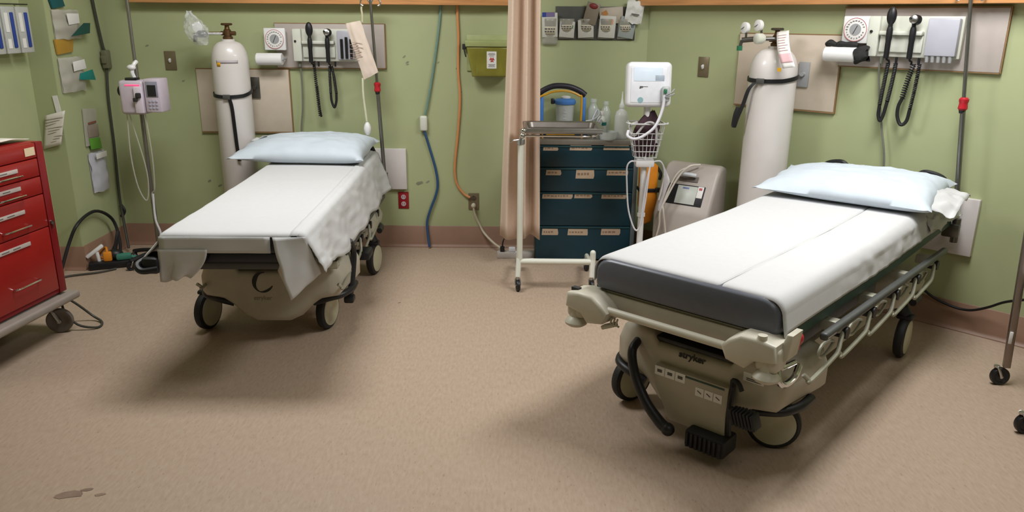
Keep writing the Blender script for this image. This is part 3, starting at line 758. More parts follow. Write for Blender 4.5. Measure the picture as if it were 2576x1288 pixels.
        mb = MB(); mb.tube([(.172, uf - .012, .30), (.178, uf - .03, .335), (.20, uf - .035, .335), (.215, uf - .035, .31)], .009); mb.tube([(.172, uf - .012, .32), (.172, uf - .025, .2), (.175, uf - .02, .12)], .011)
        mb.build('pedal_arm', BLACK, t)
        mb = MB()
        for k in range(7): mb.box((.21 + .015 * k, uf - .06 - .006 * k, .225 + .004 * k), (.011, .055, .06 - .002 * abs(k - 3)), Matrix.Rotation(R(-18), 4, 'Y'), .004)
        mb.box((.23, uf - .055, .228), (.09, .03, .04), None, .006); mb.build('side_pedal', RUBBER, t)
        mb = MB(); mb.box2((.035, uf - .08, .045), (.19, uf + .03, .115), .012)
        for k in range(8): mb.box((.05 + .018 * k, uf - .082, .08), (.009, .012, .055), None, .002)
        mb.build('steer_pedal', RUBBER, t)
    else:
        # crescent swirl and faint name on the base cover
        yf = uf - .0012; c = (-.035, .315); tb = MB(); P = []
        n = 30
        out = [(c[0] + .05 * math.cos(a), c[1] + .052 * math.sin(a)) for a in [R(75 + 265 * k / n) for k in range(n + 1)]]
        inn = []
        for k in range(n + 1):
            u = k / n; a = R(75 + 265 * u); th = .004 + .02 * math.sin(math.pi * min(1, u * 1.5)) ** 1.5 * (1 - .35 * u) if u < .67 else .004 + .008 * math.sin(math.pi * (u - .67) / .33)
            inn.append((c[0] + (.05 - th) * math.cos(a), c[1] + (.052 - th) * math.sin(a)))
        for k in range(n):
            tb.poly([(out[k][0], yf, out[k][1]), (out[k + 1][0], yf, out[k + 1][1]), (inn[k + 1][0], yf, inn[k + 1][1]), (inn[k][0], yf, inn[k][1])])
        tb.build('swirl_emblem', INKD, cw, flat=True, solid=.0006)
        text('brand_name', 'stryker', .03, mat('faint_print', '#8a8173', .5), cw, (-.04, yf, .235), shear=.05)
        mb = MB(); mb.tube([(.35, 1.02 - .4, .47), (.36, .66, .40), (.355, .62, .28), (.345, .585, .19)], .016); mb.box((.345, .575, .185), (.05, .06, .035), None, .01); mb.build('brake_pedal', BLACK, t)
        mb = MB(); mb.box((.36, .97, .30), (.07, .13, .045), None, .012); mb.cyl((.3, .97, .3), (.36, .97, .3), .02); mb.build('side_pedal', BLACK, t)
    # push handles at the head end
    for s in (-1, 1):
        mb = MB(); x = s * (.32 if kind == 2 else .27); zz = -.02 if kind == 2 else -.08
        mb.tube([(x, L - .02, .55), (x, L + .045, .60), (x, L + .05, .72 + zz), (x - s * .03, L + .03, .80 + zz), (x - s * .11, L + .02, .825 + zz), (x - s * .15, L + .02, .80 + zz)], .016); mb.build('push_handle', BLACK, t)
    # IV pole
    if kind == 2: pb, pt, kz = (.383, 2.0, .50), (.272, 2.0, 1.66), 1.152
    else: pb, pt, kz = (.338, 1.97, .45), (.289, 1.97, 1.63), 1.10
    pb = Vector(pb); pt = Vector(pt); kp = pb.lerp(pt, (kz - pb.z) / (pt.z - pb.z))
    mb = MB(); mb.cyl(pb, kp, .0125, 14); mb.cyl(kp, pt, .009, 12); po = mb.build('iv_pole', mat('pole_steel', '#8f8f8c', .3, .9), t)
    mb = MB(); mb.lathe([(0, -.03), (.016, -.03), (.022, -.022), (.019, -.002), (.019, .004), (.022, .012), (.022, .022), (.014, .03), (0, .03)], kp, 'Z', 20); mb.build('pole_collar', REDP, po)
    mb = MB(); mb.lathe([(0, -.045), (.013, -.045), (.016, -.03), (0, -.03)], kp, 'Z', 16); mb.build('collar_sleeve', BLACK, po)
    mb = MB()
    for s in (-1, 1): mb.tube([pt - Vector((0, 0, .03 if kind == 1 else .01)), pt + Vector((s * .02, 0, .0)), pt + Vector((s * .055, 0, -.005)), pt + Vector((s * .06, 0, -.03)), pt + Vector((s * .045, 0, -.04))], .005, 8, 6)
    mb.build('pole_hook', STEEL, po)
    q = MB(); q.box(pb + Vector((-.02, 0, .04)), (.075, .045, .07), None, .008); q.cyl(pb + Vector((0, 0, -.02)), pb + Vector((0, 0, .1)), .018); q.build('pole_socket', DSTEEL, t)
    return t
B2O, B2A = (.566, 2.474), 42.0
B1O, B1A = (-1.14, 3.04), -1
ST2 = stretcher(B2O, B2A, 2, 'right stretcher with grey mattress end showing and taut white sheet')
ST1 = stretcher(B1O, B1A, 1, 'left stretcher with crescent emblem on its base and draped sheet')

# sheets
def sheet2():
    hw = .360; zt = .700; L = 1.96
    sec = []   # path across: (x, z)
    for k in range(6): sec.append((-hw, .607 + .044 * k / 5))
    for k in range(1, 8): a = R(180 - 90 * k / 7); sec.append((-hw + .05 + .05 * math.cos(a), zt - .05 + .05 * math.sin(a)))
    xs = [-.29 + .04 * k for k in range(1, 10)]
    xs += [.118, .128, .134, .137, .141, .146, .16]
    xs += [.18 + .028 * k for k in range(4)]
    for x in xs: sec.append((x, zt - (.006 if .136 <= x <= .142 else .0015 if .134 <= x < .136 else 0)))
    for k in range(0, 8): a = R(90 - 90 * k / 7); sec.append((hw - .05 + .05 * math.cos(a), zt - .05 + .05 * math.sin(a) - .001))
    for k in range(1, 9): sec.append((hw + .012 * k / 8, zt - .05 - .062 * k / 8))
    n = len(sec) - 1; nu = 90
    tb = bmesh.new(); V = []
    for i in range(nu + 1):
        y = .012 + (L - .012) * i / nu; row = []
        for j, (x, z) in enumerate(sec):
            e = .012 * max(0, 1 - (y - .012) / .03) ** 2
            zz = z - e * .9 + .03 * max(0, (y - .95) / 1.03)
            side = max(0, (x - .24) / .11); side = min(1, side)
            wv = (.010 * nz(y * 7, x * 6, 1) + .007 * nz(y * 16, x * 14 + z * 20, 4)) * side * min(1, max(0, (y - .35) / .7))
            top = .0012 * nz(y * 5, x * 5, 9) + .0022 * max(0, nz(y * 2.2, x * 9, 3) - .2)
            if abs(x) >= hw - .005: row.append(tb.verts.new((x + abs(wv) * 1.3, y, zz + .3 * wv)))
            else: row.append(tb.verts.new((x + .4 * wv, y, zz + top + abs(wv) * .7)))
        V.append(row)
    for i in range(nu):
        for j in range(n): tb.faces.new((V[i][j], V[i + 1][j], V[i + 1][j + 1], V[i][j + 1]))
    bmesh.ops.recalc_face_normals(tb, faces=tb.faces)
    mb = MB(); mb._add(tb); o = mb.build('bed_sheet', SHEET, None, (B2O[0], B2O[1], 0), solid=.003, ang=70); o.rotation_euler = (0, 0, -R(B2A))
    tag(o, 'taut white sheet over the right mattress, leaving the grey end bare', 'sheet', 'white sheets on the stretchers')
    # loose bunched sheet end by the pillow
    def f(u, v):
        y = 1.52 + .36 * u; x = .315 + .07 * v; 
        z = .75 + .02 * u - .13 * v ** 1.4 + .022 * nz(u * 5, v * 6, 2) + .012 * nz(u * 11, v * 12, 5)
        return Vector((x + .03 * u * v + .016 * nz(u * 6, v * 5, 8), y + .05 * v * u, z))
    mb = MB(); mb.grid(f, 26, 18); o = mb.build('loose_end', SHEET, o, solid=.003, ang=50)
    return o
sheet2()
def sheet1():
    hw = .304; zt = .676; L = 1.96
    sec = []
    for k in range(7): u = k / 6; sec.append((-.365 + .06 * u, .56 + .085 * u, 1 - u))
    for k in range(1, 6): a = R(170 - 80 * k / 5); sec.append((-hw + .03 + .03 * math.cos(a), zt - .03 + .03 * math.sin(a), 0))
    for k in range(1, 13): sec.append((-.274 + .042 * k, zt, 0))
    sec.append((.236, zt, 0)); sec.append((.240, zt + .005, 0)); sec.append((.262, zt + .005, 0)); sec.append((.266, zt + .001, 0))
    for k in range(0, 6): a = R(90 - 80 * k / 5); sec.append((hw - .03 + .03 * math.cos(a), zt - .03 + .03 * math.sin(a) + .002, 0))
    for k in range(1, 15): u = k / 14; sec.append((hw + .002 + .058 * u, zt - .022 - .215 * u, u))
    n = len(sec) - 1; nu = 80; tb = bmesh.new(); V = []
    for i in range(nu + 1):
        y = -.008 + (L + .008) * i / nu; row = []
        for j, (x, z, h) in enumerate(sec):
            e = .014 * max(0, 1 - (y + .008) / .03) ** 2
            zz = z - e + .012 * max(0, y - .95)
            if h > 0 and x > 0:
                fold = (.022 * nz(y * 4.2, 0, 2) + .012 * math.sin(y * 13 + 1)) * h
                zz += h * (.012 + .075 * max(0, 1 - y / .5) - .02 * max(0, (y - 1.0))) + .01 * nz(y * 9, h * 3, 3) * h
                row.append(tb.verts.new((x + fold + .006 * nz(y * 9, h * 7, 5), y, zz)))
            elif h > 0:
                row.append(tb.verts.new((x + .01 * nz(y * 6, h * 3, 1) - .05 * h * max(0, 1 - y / .45), y, zz - .03 * h * max(0, 1 - y / .45))))
            else:
                rid = .004 * max(0, nz(y * 9, x * 2.5, 7)) + .002 * nz(y * 4, x * 5, 3)
                edge = max(0, min(1, (x - .2) / .1))
                row.append(tb.verts.new((x, y, zz + rid + edge * .007 * nz(y * 12, x * 5, 6))))
        V.append(row)
    for i in range(nu):
        for j in range(n): tb.faces.new((V[i][j], V[i + 1][j], V[i + 1][j + 1], V[i][j + 1]))
    # tucked front face
    def strip(pts_top, pts_bot, k):
        rows = [[tb.verts.new(Vector(a).lerp(Vector(b), q / k)) for q in range(k + 1)] for a, b in zip(pts_top, pts_bot)]
        for A, B in zip(rows, rows[1:]):
            for q in range(k): tb.faces.new((A[q], B[q], B[q + 1], A[q + 1]))
    xs = [-.296 + .45 * k / 18 for k in range(19)]
    strip([(x, -.010, zt - .012) for x in xs], [(x, -.013 + .004 * nz(x * 9, 0), .596 + .004 * nz(x * 7, 2)) for x in xs], 5)
    bmesh.ops.recalc_face_normals(tb, faces=tb.faces)
    mb = MB(); mb._add(tb); o = mb.build('bed_sheet', SHEET, None, (B1O[0], B1O[1], 0), solid=.003, ang=70); o.rotation_euler = (0, 0, -R(B1A))
    tag(o, 'loose white sheet draped over the left stretcher with a pointed hanging corner', 'sheet', 'white sheets on the stretchers')
    # hanging corner flap
    A = Vector((.165, -.014, .664)); B = Vector((.30, -.012, .664)); T = Vector((.232, -.05, .405)); D = Vector((.345, .02, .50))
    def f(u, v):
        p = A.lerp(B, u).lerp(T.lerp(D, u * .0 + u), v); return p + Vector((.008 * nz(u * 3, v * 3), -.02 * math.sin(math.pi * v) * (1 - u), 0))
    mb = MB(); mb.grid(f, 12, 16); mb.build('hanging_corner', SHEET, o, solid=.003, ang=60)
    T2 = Vector((.195, -.015, .50)); T3 = Vector((.228, -.035, .43))
    mb = MB(); mb.grid(lambda u, v: Vector((.19 + .035 * u, -.006 - .02 * u, .60)).lerp(Vector((.175 + .055 * v, -.006 - .035 * v, .52 - .105 * v)), .3 + .7 * u), 6, 6); mb.build('corner_underside', mat('sheet_underside', '#cdbfb2', .85), o, solid=.003)
    # thin paper liner hanging at the left of the foot end
    def g(u, v):
        x = -.302 + .2 * u - (.075 * u * v * v if u > .3 else 0); return Vector((x, -.018 - .01 * v + .006 * math.sin(9 * u) * v, .612 - (.135 - .02 * u + .006 * math.sin(14 * u)) * v))
    mb = MB(); mb.grid(g, 20, 10)
    q = mb.build('paper_liner', mat('thin_liner', '#c9c6c4', .8, alpha=.88), None, (B1O[0], B1O[1], 0), solid=.001); q.rotation_euler = (0, 0, -R(B1A))
    tag(q, 'thin grey-white liner hanging from the foot end of the left mattress', 'liner')
sheet1()
# pillows
def pillow(o3, az, loc, rz, hx, hy, hz, label, flare, tilt=0):
    tb = MB()
    def top(sgn):
        def f(u, v):
            x = 2 * u - 1; y = 2 * v - 1
            h = max(0, (1 - abs(x) ** (2.4 if x < 0 else 6))) ** (.75 if x < 0 else .5) * max(0, (1 - abs(y) ** 2.8)) ** .6
            cx = x * hx * (1 + .06 * abs(y) ** 3) ; cy = y * hy * (1 + .07 * abs(x) ** 3)
            wr = .006 * nz(x * 4, y * 5, 3) + .004 * nz(x * 9 + y * 5, y * 3, 7)
            z = hz * (.62 if sgn > 0 else -.38) * h + (wr * 1.6 * h if sgn > 0 else 0)
            edge = max(0, abs(x) - .86) / .14
            return Vector((cx, cy, z + (flare * edge * nz(y * 3, x * 9, 2) if sgn > 0 else flare * edge * nz(y * 3, x * 9, 2)) ))
        return f
    tb.grid(top(1), 44, 32); tb.grid(top(-1), 44, 32)
    bmesh.ops.remove_doubles(tb.b, verts=tb.b.verts, dist=.0006); bmesh.ops.recalc_face_normals(tb.b, faces=tb.b.faces)
    ob = tb.build('pillow', PILLOW, None, ang=75)
    a = -R(az); x, y, z = loc
    ob.location = (o3[0] + x * math.cos(a) - y * math.sin(a), o3[1] + x * math.sin(a) + y * math.cos(a), z)
    ob.rotation_euler = (R(tilt), 0, a + rz)
    tag(ob, label, 'pillow', 'pale blue pillows on the stretchers')
    return ob
p2 = pillow(B2O, B2A, (-.0, 1.60, .768), R(4), .375, .255, .13, 'pale blue pillow at the head of the right stretcher', .02, 4)
mb = MB()
def pe(u, v):
    y = -.23 + .44 * u; return Vector((.30 + .17 * v, y * (1 - .12 * v), .02 + .035 * (1 - abs(2 * u - 1)) * (1 - .4 * v) - .05 * v + .02 * nz(u * 6, v * 4, 3) * (.3 + v)))
mb.grid(pe, 20, 12); mb.build('open_case_end', SHEET, p2, solid=.002)
p1 = pillow(B1O, B1A, (-.10, 1.70, .742), R(-3), .385, .23, .15, 'pale blue pillow overhanging the head of the left stretcher', .02, 5)

mb = MB()
mb.grid(lambda u, v: Vector((-.36 + .30 * u, .05 + .16 * v, .035 + .03 * math.sin(math.pi * u) - .03 * v + .022 * nz(u * 5, v * 5, 4))), 18, 12); mb.build('open_case_end', SHEET, p1, solid=.002)

# ------------------------------------------------------------------ red cart at the left
ct = thing('supply_cart', 'red metal drawer cart on casters at the left edge', 'cart', (-2.222, 3.63, 0), R(83.8))
CWD, CDP = .66, .47
mb = MB(); mb.box2((-CWD, .012, .205), (0, CDP, .955), .004); mb.build('body', REDM, ct)
mb = MB(); mb.box2((-.045, -.012, .215), (.002, .011, .955), .004); mb.box2((-CWD, -.012, .215), (-CWD + .045, .011, .955), .004); mb.box2((-CWD + .045, -.004, .215), (-.045, .011, .235), .002); mb.build('corner_post', REDD, ct)
for (z0, z1, hz, sz) in ((.80, .882, .822, .848), (.716, .796, .733, .768), (.557, .712, .592, .66), (.238, .553, .33, .51)):
    mb = MB(); mb.box2((-CWD + .05, -.012, z0), (-.05, .010, z1), .004); d = mb.build('drawer', REDM, ct)
    q = MB(); q.tube([(-.34, -.012, hz), (-.335, -.034, hz + .003), (-.3, -.038, hz + .004), (-.22, -.038, hz + .004), (-.185, -.034, hz + .003), (-.18, -.012, hz)], .0045, 8, 3); q.build('handle', CHROME, d)
    q = MB(); q.box2((-.44, -.0175, sz - .009), (-.19, -.0125, sz + .009), .001); lh = q.build('label_holder', mat('pale_metal', '#c9bdb6', .4, .2), d)
    q = MB()
    for k in range(3): q.box((-.42 + .07 * k, -.018, sz), (.045, .0008, .004))
    q.build('label_print', INK, lh)
mb = MB(); mb.box2((-CWD + .05, -.012, .886), (-.05, .010, .953), .003); tp = mb.build('top_panel', REDM, ct)
q = MB(); q.box2((-.125, -.014, .90), (-.06, -.0125, .937)); q.build('paper_label', mat('cream_label', '#d9c3a0', .6), tp)
q = MB(); q.cyl((-.03, -.012, .57), (-.03, -.02, .57), .01); q.box((-.03, -.022, .555), (.006, .004, .03), Matrix.Rotation(R(20), 4, 'Y')); q.build('lock', STEEL, ct)
mb = MB(); mb.box2((-CWD - .03, -.05, .165), (.045, CDP + .04, .203), .012, 3); mb.build('bumper_tray', mat('grey_bumper', '#8f857b', .5), ct)
mb = MB(); mb.box2((.004, .06, .24), (.03, .2, .56), .008); mb.build('side_box', YELP, ct)
def caster(parent, x, y, r, m=GREYP, yaw=.4, w=.03, top=None):
    d = Vector((math.cos(yaw), math.sin(yaw), 0)); c = Vector((x, y, r)); e = Vector((-d.y, d.x, 0)) * r * .5
    mb = MB(); h = w / 2; mb.lathe([(0, -h * .7), (r * .6, -h * .7), (r * .7, -h), (r * .95, -h), (r, -h * .6), (r, h * .6), (r * .95, h), (r * .7, h), (r * .6, h * .7), (0, h * .7)], c, tuple(d), 28); wo = mb.build('caster', m, parent)
    q = MB(); t_ = (top if top else 2.35 * r)
    for s in (-1, 1): q.tube([c + d * s * h * 1.25, c + d * s * h * 1.25 + Vector((0, 0, r * .8)) + e * .7, c + d * s * h * .9 + e + Vector((0, 0, r * 1.15))], r * .16, 8, 4)
    q.cyl(c + e + Vector((0, 0, r * 1.05)), (x + e.x, y + e.y, t_), r * .3); q.cyl(c - d * h * 1.4, c + d * h * 1.4, r * .18); q.build('caster_fork', STEEL, wo)
mb_col = mat('grey_caster', '#6f675f', .5)
for (x, y) in ((-.03, .03), (-CWD + .05, .03), (-.03, CDP - .05), (-CWD + .05, CDP - .05)): caster(ct, x, y, .062, mb_col, .35, .03, .166)
mb = MB(); mb.tube([(.02, .1, .2), (.09, .04, .12), (.13, -.03, .03), (.10, -.1, .008), (.03, -.12, .008), (.0, -.04, .03), (.0, .02, .10), (.0, .03, .166)], .006); mb.build('power_cord', DKCABLE, ct)
# papers and clips on the cart top
def oncart(x, y, z): a = R(83.8); return (-2.222 + x * math.cos(a) - y * math.sin(a), 3.63 + x * math.sin(a) + y * math.cos(a), z)
mb = MB()
def pf(u, v): return Vector((-.34 + .34 * u - .03 * v, .05 + .3 * v, .004 + .016 * math.sin(math.pi * u) * (1 - .4 * v) + .006 * nz(u * 3, v * 3)))
mb.grid(pf, 16, 10)
o = mb.build('paper_sheets', PAPER, None, (-2.222, 3.63, .958), solid=.004); o.rotation_euler = (0, 0, R(83.8)); tag(o, 'loose curled papers on top of the red cart', 'papers')
mb = MB(); mb.box((0, 0, .008), (.09, .035, .014), None, .004); mb.tube([(.03, 0, .012), (.055, -.01, .03), (.06, -.02, .012)], .004)
o = mb.build('metal_clip', CHROME, None, oncart(-.33, .035, .957)); o.rotation_euler = (0, 0, R(60)); tag(o, 'shiny metal clip at the front edge of the red cart top', 'clip')
mb = MB(); c0 = (-.46, .2, 1.03)
mb.tube([(c0[0] + .0 + .10 * math.cos(a), c0[1], c0[2] + .072 * math.sin(a)) for a in [2 * math.pi * k / 20 for k in range(20)]], .006, 8, 2, True)
o = mb.build('cable_loop', DKCABLE, None, (-2.222, 3.63, 0)); o.rotation_euler = (0, 0, R(83.8)); tag(o, 'dark cable loop standing above the red cart at the left edge', 'cable')
# blue syringe packs on the near left wall
rk = thing('wall_hook_rail', 'thin wire rail holding the packs with blue strips at upper left', 'hook rail', (XN, 4.1, 1.575), R(90))
mb = MB(); mb.tube([(-.06, 0, 0), (-.06, -.075, 0), (.45, -.075, 0), (.45, 0, 0)], .004, 8, 1); mb.build('wire', DSTEEL, rk)
for k in range(3):
    y = 4.16 + .128 * k
    o = thing('syringe_pack', ['clear pack with blue strip nearest the left picture edge', 'middle clear pack with blue strip on the near left wall', 'clear pack with blue strip nearest the wall corner'][k], 'medical pack', (XN + .075, y, 1.32), R(90), 'packs with blue strips on the left wall')
    mb = MB(); mb.box((.06, -.006, .12), (.116, .014, .245), None, .005); mb.build('film', mat('pack_film', '#bfc0bb', .35, alpha=.9), o)
    mb = MB(); mb.box((.078, -.016, .12), (.026, .008, .185), None, .006); mb.build('blue_strip', BLUEPR, o)
    mb = MB(); mb.box((.03, -.0145, .16), (.03, .002, .10), None); mb.box((.03, -.0145, .05), (.03, .002, .05), None); mb.build('paper_insert', PAPERW, o)

# ------------------------------------------------------------------ left wall supplies
XW = XL + .004
def wb(pts, name, m, label, cat, th=.004, parent=None, grp=None, dx=0):   # flat piece on the left wall; pts are (y, z)
    mb = MB(); mb.prism(pts, XW + dx, XW + dx + th, 'YZ', min(.0015, th * .3)); o = mb.build(name, m, parent)
    if parent is None: tag(o, label, cat, grp)
    return o
def wbag(name, y0, y1, z0, z1, m, label, seed):
    mb = MB()
    def f(u, v):
        bul = math.sin(math.pi * u) ** .6 * math.sin(math.pi * min(1, .15 + v * .8)) ** .7
        return Vector((XW + .006 + .035 * bul + .008 * nz(u * 4 + seed, v * 4, seed), y0 + (y1 - y0) * u + .012 * nz(v * 4, seed), z0 + (z1 - z0) * v + .012 * nz(u * 4, seed + 3)))
    mb.grid(f, 18, 18); mb.grid(lambda u, v: Vector((XW + .001, y0 + (y1 - y0) * u, z0 + (z1 - z0) * v)), 2, 2)
    o = mb.build(name, m, None, ang=25); tag(o, label, 'medical pack', 'packs pinned to the far left wall'); return o
wb([(4.66, 1.555), (4.79, 1.57), (4.76, 1.65), (4.63, 1.64)], 'dressing_pack', TEALDK, 'dark teal pack cut by the top picture edge on the left wall', 'medical pack', .012, None, 'packs pinned to the far left wall')
b1 = wbag('dressing_pack', 4.65, 4.93, 1.385, 1.55, FROST, 'crumpled pale pack with dark green band, upper on the left wall', 1)
wb([(4.74, 1.40), (4.95, 1.415), (4.97, 1.475), (4.90, 1.475)], 'green_band', mat('deep_green_band', '#0f4a43', .5), '', '', .006, b1, dx=.045)
wb([(4.74, 1.465), (4.86, 1.475), (4.86, 1.53), (4.73, 1.53)], 'paper_insert', PAPERW, '', '', .003, b1, dx=.043)
wb([(4.64, 1.30), (4.80, 1.31), (4.83, 1.385), (4.63, 1.385)], 'amber_pack', mat('amber_film', '#c79a3e', .4, alpha=.7), 'amber translucent pack between the two green banded packs', 'medical pack', .012, None, 'packs pinned to the far left wall')
b2 = wbag('dressing_pack', 4.64, 4.90, 1.08, 1.28, FROST, 'crumpled pale pack with teal band, lower on the left wall', 5)
wb([(4.76, 1.15), (4.94, 1.135), (4.92, 1.20), (4.78, 1.185)], 'teal_band', TEALP, '', '', .006, b2, dx=.045)
wb([(4.72, 1.20), (4.86, 1.21), (4.85, 1.265), (4.72, 1.255)], 'paper_insert', PAPERW, '', '', .003, b2, dx=.043)
# taped notices on the return wall
mb = MB()
mb.grid(lambda u, v: Vector((-2.775 + .115 * u + .03 * v - .02 * (1 - v), YJ - .006 - .012 * math.sin(2 * u + v), .755 + .2 * v + .03 * u)), 8, 8)
o = mb.build('notice_sheet', PAPER, None, solid=.0015); tag(o, 'tilted grey printed sheet on the wall corner behind the red cart', 'paper')
q = MB()
for k in range(9): q.grid(lambda u, v, k=k: Vector((-2.765 + (.07 + .02 * (k % 3)) * u + .03 * (.1 + .085 * k) - .01, YJ - .0085 - .012 * math.sin(1.6 * u + .1 * k), .785 + .0175 * k + .022 * u + .004 * v)), 4, 1)
q.build('printing', mat('pale_ink', '#a9a295', .8), o, solid=.0005)
mb = MB(); mb.box((-2.672, YJ - .004, 1.0), (.03, .003, .14), Matrix.Rotation(R(-6), 4, 'Y')); o = mb.build('tape_strip', PAPERW, None); tag(o, 'narrow white strip taped above the tilted sheet', 'tape')
q = MB(); q.box((-2.668, YJ - .006, .97), (.012, .003, .008), Matrix.Rotation(R(-30), 4, 'Y')); q.build('pin', INKD, o)
o = wb([(4.80, .74), (4.955, .735), (4.965, .955), (4.82, .97)], 'catheter_pack', FROST, 'narrow pack with bright green label on the left wall', 'medical pack', .01, None, 'packs pinned to the far left wall')
wb([(4.835, .715), (4.965, .705), (4.955, .775), (4.83, .785)], 'green_label', GREENP, '', '', .004, o, dx=.011)
wb([(4.83, .79), (4.955, .785), (4.955, .86), (4.835, .865)], 'printed_insert', mat('taupe_print', '#9b8d80', .6), '', '', .003, o, dx=.011)
wb([(4.845, .87), (4.94, .87), (4.94, .884), (4.845, .882)], 'red_line', mat('rust_print', '#8c5544', .6), '', '', .003, o, dx=.012)
o = wbag('saline_bag', 4.81, 5.0, .44, .69, mat('bag_film', '#c9c9d2', .25, alpha=.8), 'clear glossy bag hanging below the green label on the left wall', 9)
wb([(4.83, .655), (4.955, .655), (4.955, .69), (4.83, .69)], 'header', PAPERW, '', '', .004, o, dx=.04)

# cable with inline box in the corner
cb = thing('hanging_cable', 'dark grey cable with an inline box hanging in the left corner', 'cable', (0, 0, 0))
mb = MB(); mb.tube([(XL + .015, 5.09, 1.9), (XL + .015, 5.11, 1.61), (XL + .02, 5.14, 1.36), (XL + .025, 5.15, 1.30)], .010); mb.tube([(XL + .025, 5.15, 1.2), (XL + .018, 5.13, 1.0), (XL + .018, 5.12, .7), (XL + .02, 5.09, .38), (XL + .04, 5.06, .2), (XL + .09, 4.98, .03)], .009); mb.build('cable', DKCABLE, cb)
mb = MB(); mb.box((XL + .03, 5.15, 1.25), (.04, .055, .115), None, .008); mb.box((XL + .03, 5.12, 1.25), (.03, .02, .05), None, .004); mb.build('inline_box', mat('olive_grey_box', '#6e6d55', .5), cb)
mb = MB(); mb.tube([(XL + .02, 5.09, .30), (XL + .04, 5.085, .26), (XL + .02, 5.08, .22)], .012); mb.build('cable_joint', BLACK, cb)
cb2 = MB(); cb2.tube([(XN + .08, 4.42, .02), (XN + .12, 4.50, .2), (XL + .02, 4.56, .31), (XL + .03, 4.75, .34), (XL + .05, 4.9, .25), (XL + .10, 4.86, .12), (XL + .12, 4.80, .03)], .010)
tag(cb2.build('floor_cable', BLACK, None), 'black cable arching low along the left wall behind the red cart', 'cable')
mb = MB(); mb.tube([(-2.9 + .12, 4.35, .009), (-2.68, 4.45, .009), (-2.55, 4.52, .009), (-2.47, 4.6, .009)], .006)
tag(mb.build('floor_cable', DKCABLE, None), 'thin dark cable lying on the floor beside the left wall base', 'cable')
# plugs on the floor
ps = thing('power_strip', 'black power strip with orange, green and white plugs on the floor in the left corner', 'power strip', (-2.50, 4.66, 0), R(24))
mb = MB(); mb.box2((-.15, -.035, 0), (.15, .035, .045), .008); mb.build('strip', BLACK, ps)
mb = MB(); mb.box((-.04, .0, .075), (.05, .04, .06), None, .01); mb.tube([(-.04, 0, .1), (-.05, .05, .12), (-.1, .12, .05), (-.08, .2, .01)], .007); mb.build('orange_plug', ORANGE, ps)
mb = MB(); mb.box((.05, .0, .065), (.09, .045, .04), None, .012); mb.tube([(.09, 0, .06), (.15, .0, .04), (.2, .02, .012)], .012); mb.build('green_plug', mat('sea_green_plastic', '#3f7f6c', .45), ps)
mb = MB(); mb.box((-.11, .02, .11), (.12, .03, .022), Matrix.Rotation(R(-35), 4, 'Y'), .006); mb.cyl((-.09, .02, .03), (-.10, .02, .11), .012); mb.build('white_plug', WHITEP, ps)
mb = MB(); mb.sph((.0, .03, .075), .05, (1, .8, .7)); mb.tube([(0, .05, .09), (.03, .1, .2), (.01, .15, .12), (-.04, .12, .03)], .012); mb.build('black_plug', BLACK, ps)
mb = MB(); mb.sph((.13, -.06, .035), .035, (1.4, 1, 1)); mb.build('black_adapter', BLACK, ps)

# ------------------------------------------------------------------ infusion pump on its pole
iv = thing('infusion_pump_stand', 'lilac infusion pump on a thin pole left of the left stretcher', 'infusion pump', (-2.262, 4.76, 0))
mb = MB(); mb.cyl((0, 0, .07), (0, 0, 1.24), .0125); mb.cyl((0, 0, 1.24), (0, 0, 1.95), .010); mb.build('pole', mat('grey_pole', '#86837b', .35, .7), iv)
mb = MB()
for k in range(5):
    a = R(20 + 72 * k); mb.tube([(0, 0, .085), (.12 * math.cos(a), .12 * math.sin(a), .075), (.2 * math.cos(a), .2 * math.sin(a), .06)], .013)
mb.cyl((0, 0, .06), (0, 0, .12), .03); mb.build('star_base', BLACK, iv)
for k in range(5):
    a = R(20 + 72 * k); caster(iv, .2 * math.cos(a), .2 * math.sin(a), .026, BLACK, a + 1.2, .02, .06)
pm = MB(); pm.box2((-.075, -.1, .955), (.075, .03, 1.155), .02, 3); pu = pm.build('pump_body', LILAC, iv, ang=50)
q = MB(); q.box2((.02, -.115, .965), (.07, -.098, 1.12), .006); q.build('pump_door', mat('pale_lilac', '#dcd0dc', .35), pu)
q = MB(); q.box((-.0, -.06, 1.16), (.07, .05, .02), None, .005); q.build('top_clip', SCREENK, pu)
q = MB(); q.box2((-.03, -.1025, 1.125), (.055, -.1, 1.131)); q.build('alarm_light', GLOWR, pu)
q = MB(); q.box((.05, -.12, 1.07), (.03, .02, .03), None, .006); q.box((.03, -.12, 1.045), (.025, .016, .022), None, .004); q.build('door_latch', INKD, pu)
q = MB(); q.sph((-.082, -.05, 1.09), .03, (.6, 1, 1.1)); q.build('clamp_knob', BLACK, pu)
pm = MB(); pm.box2((.08, -.105, .97), (.175, .02, 1.165), .008); pc = pm.build('control_module', LILAC, iv)
q = MB(); q.box2((.092, -.108, 1.06), (.163, -.104, 1.15), .002); q.build('bezel', mat('module_bezel', '#8d8a99', .4), pc)
q = MB(); q.box2((.103, -.1105, 1.065), (.152, -.107, 1.13)); q.build('screen', SCREENK, pc)
q = MB()
for i in range(3):
    for j in range(3): q.box((.108 + .02 * i, -.1065, .995 + .02 * j), (.014, .005, .013), None, .002)
q.build('keypad', mat('key_grey', '#aaa7b8', .4), pc)
q = MB(); q.tube([(.0, -.03, 1.16), (-.01, -.03, 1.2), (.0, -.02, 1.24), (.01, 0, 1.26)], .012); q.sph((-.012, -.03, 1.225), .022, (1.2, 1, .8)); q.build('pole_clamp', WHITEP, iv)
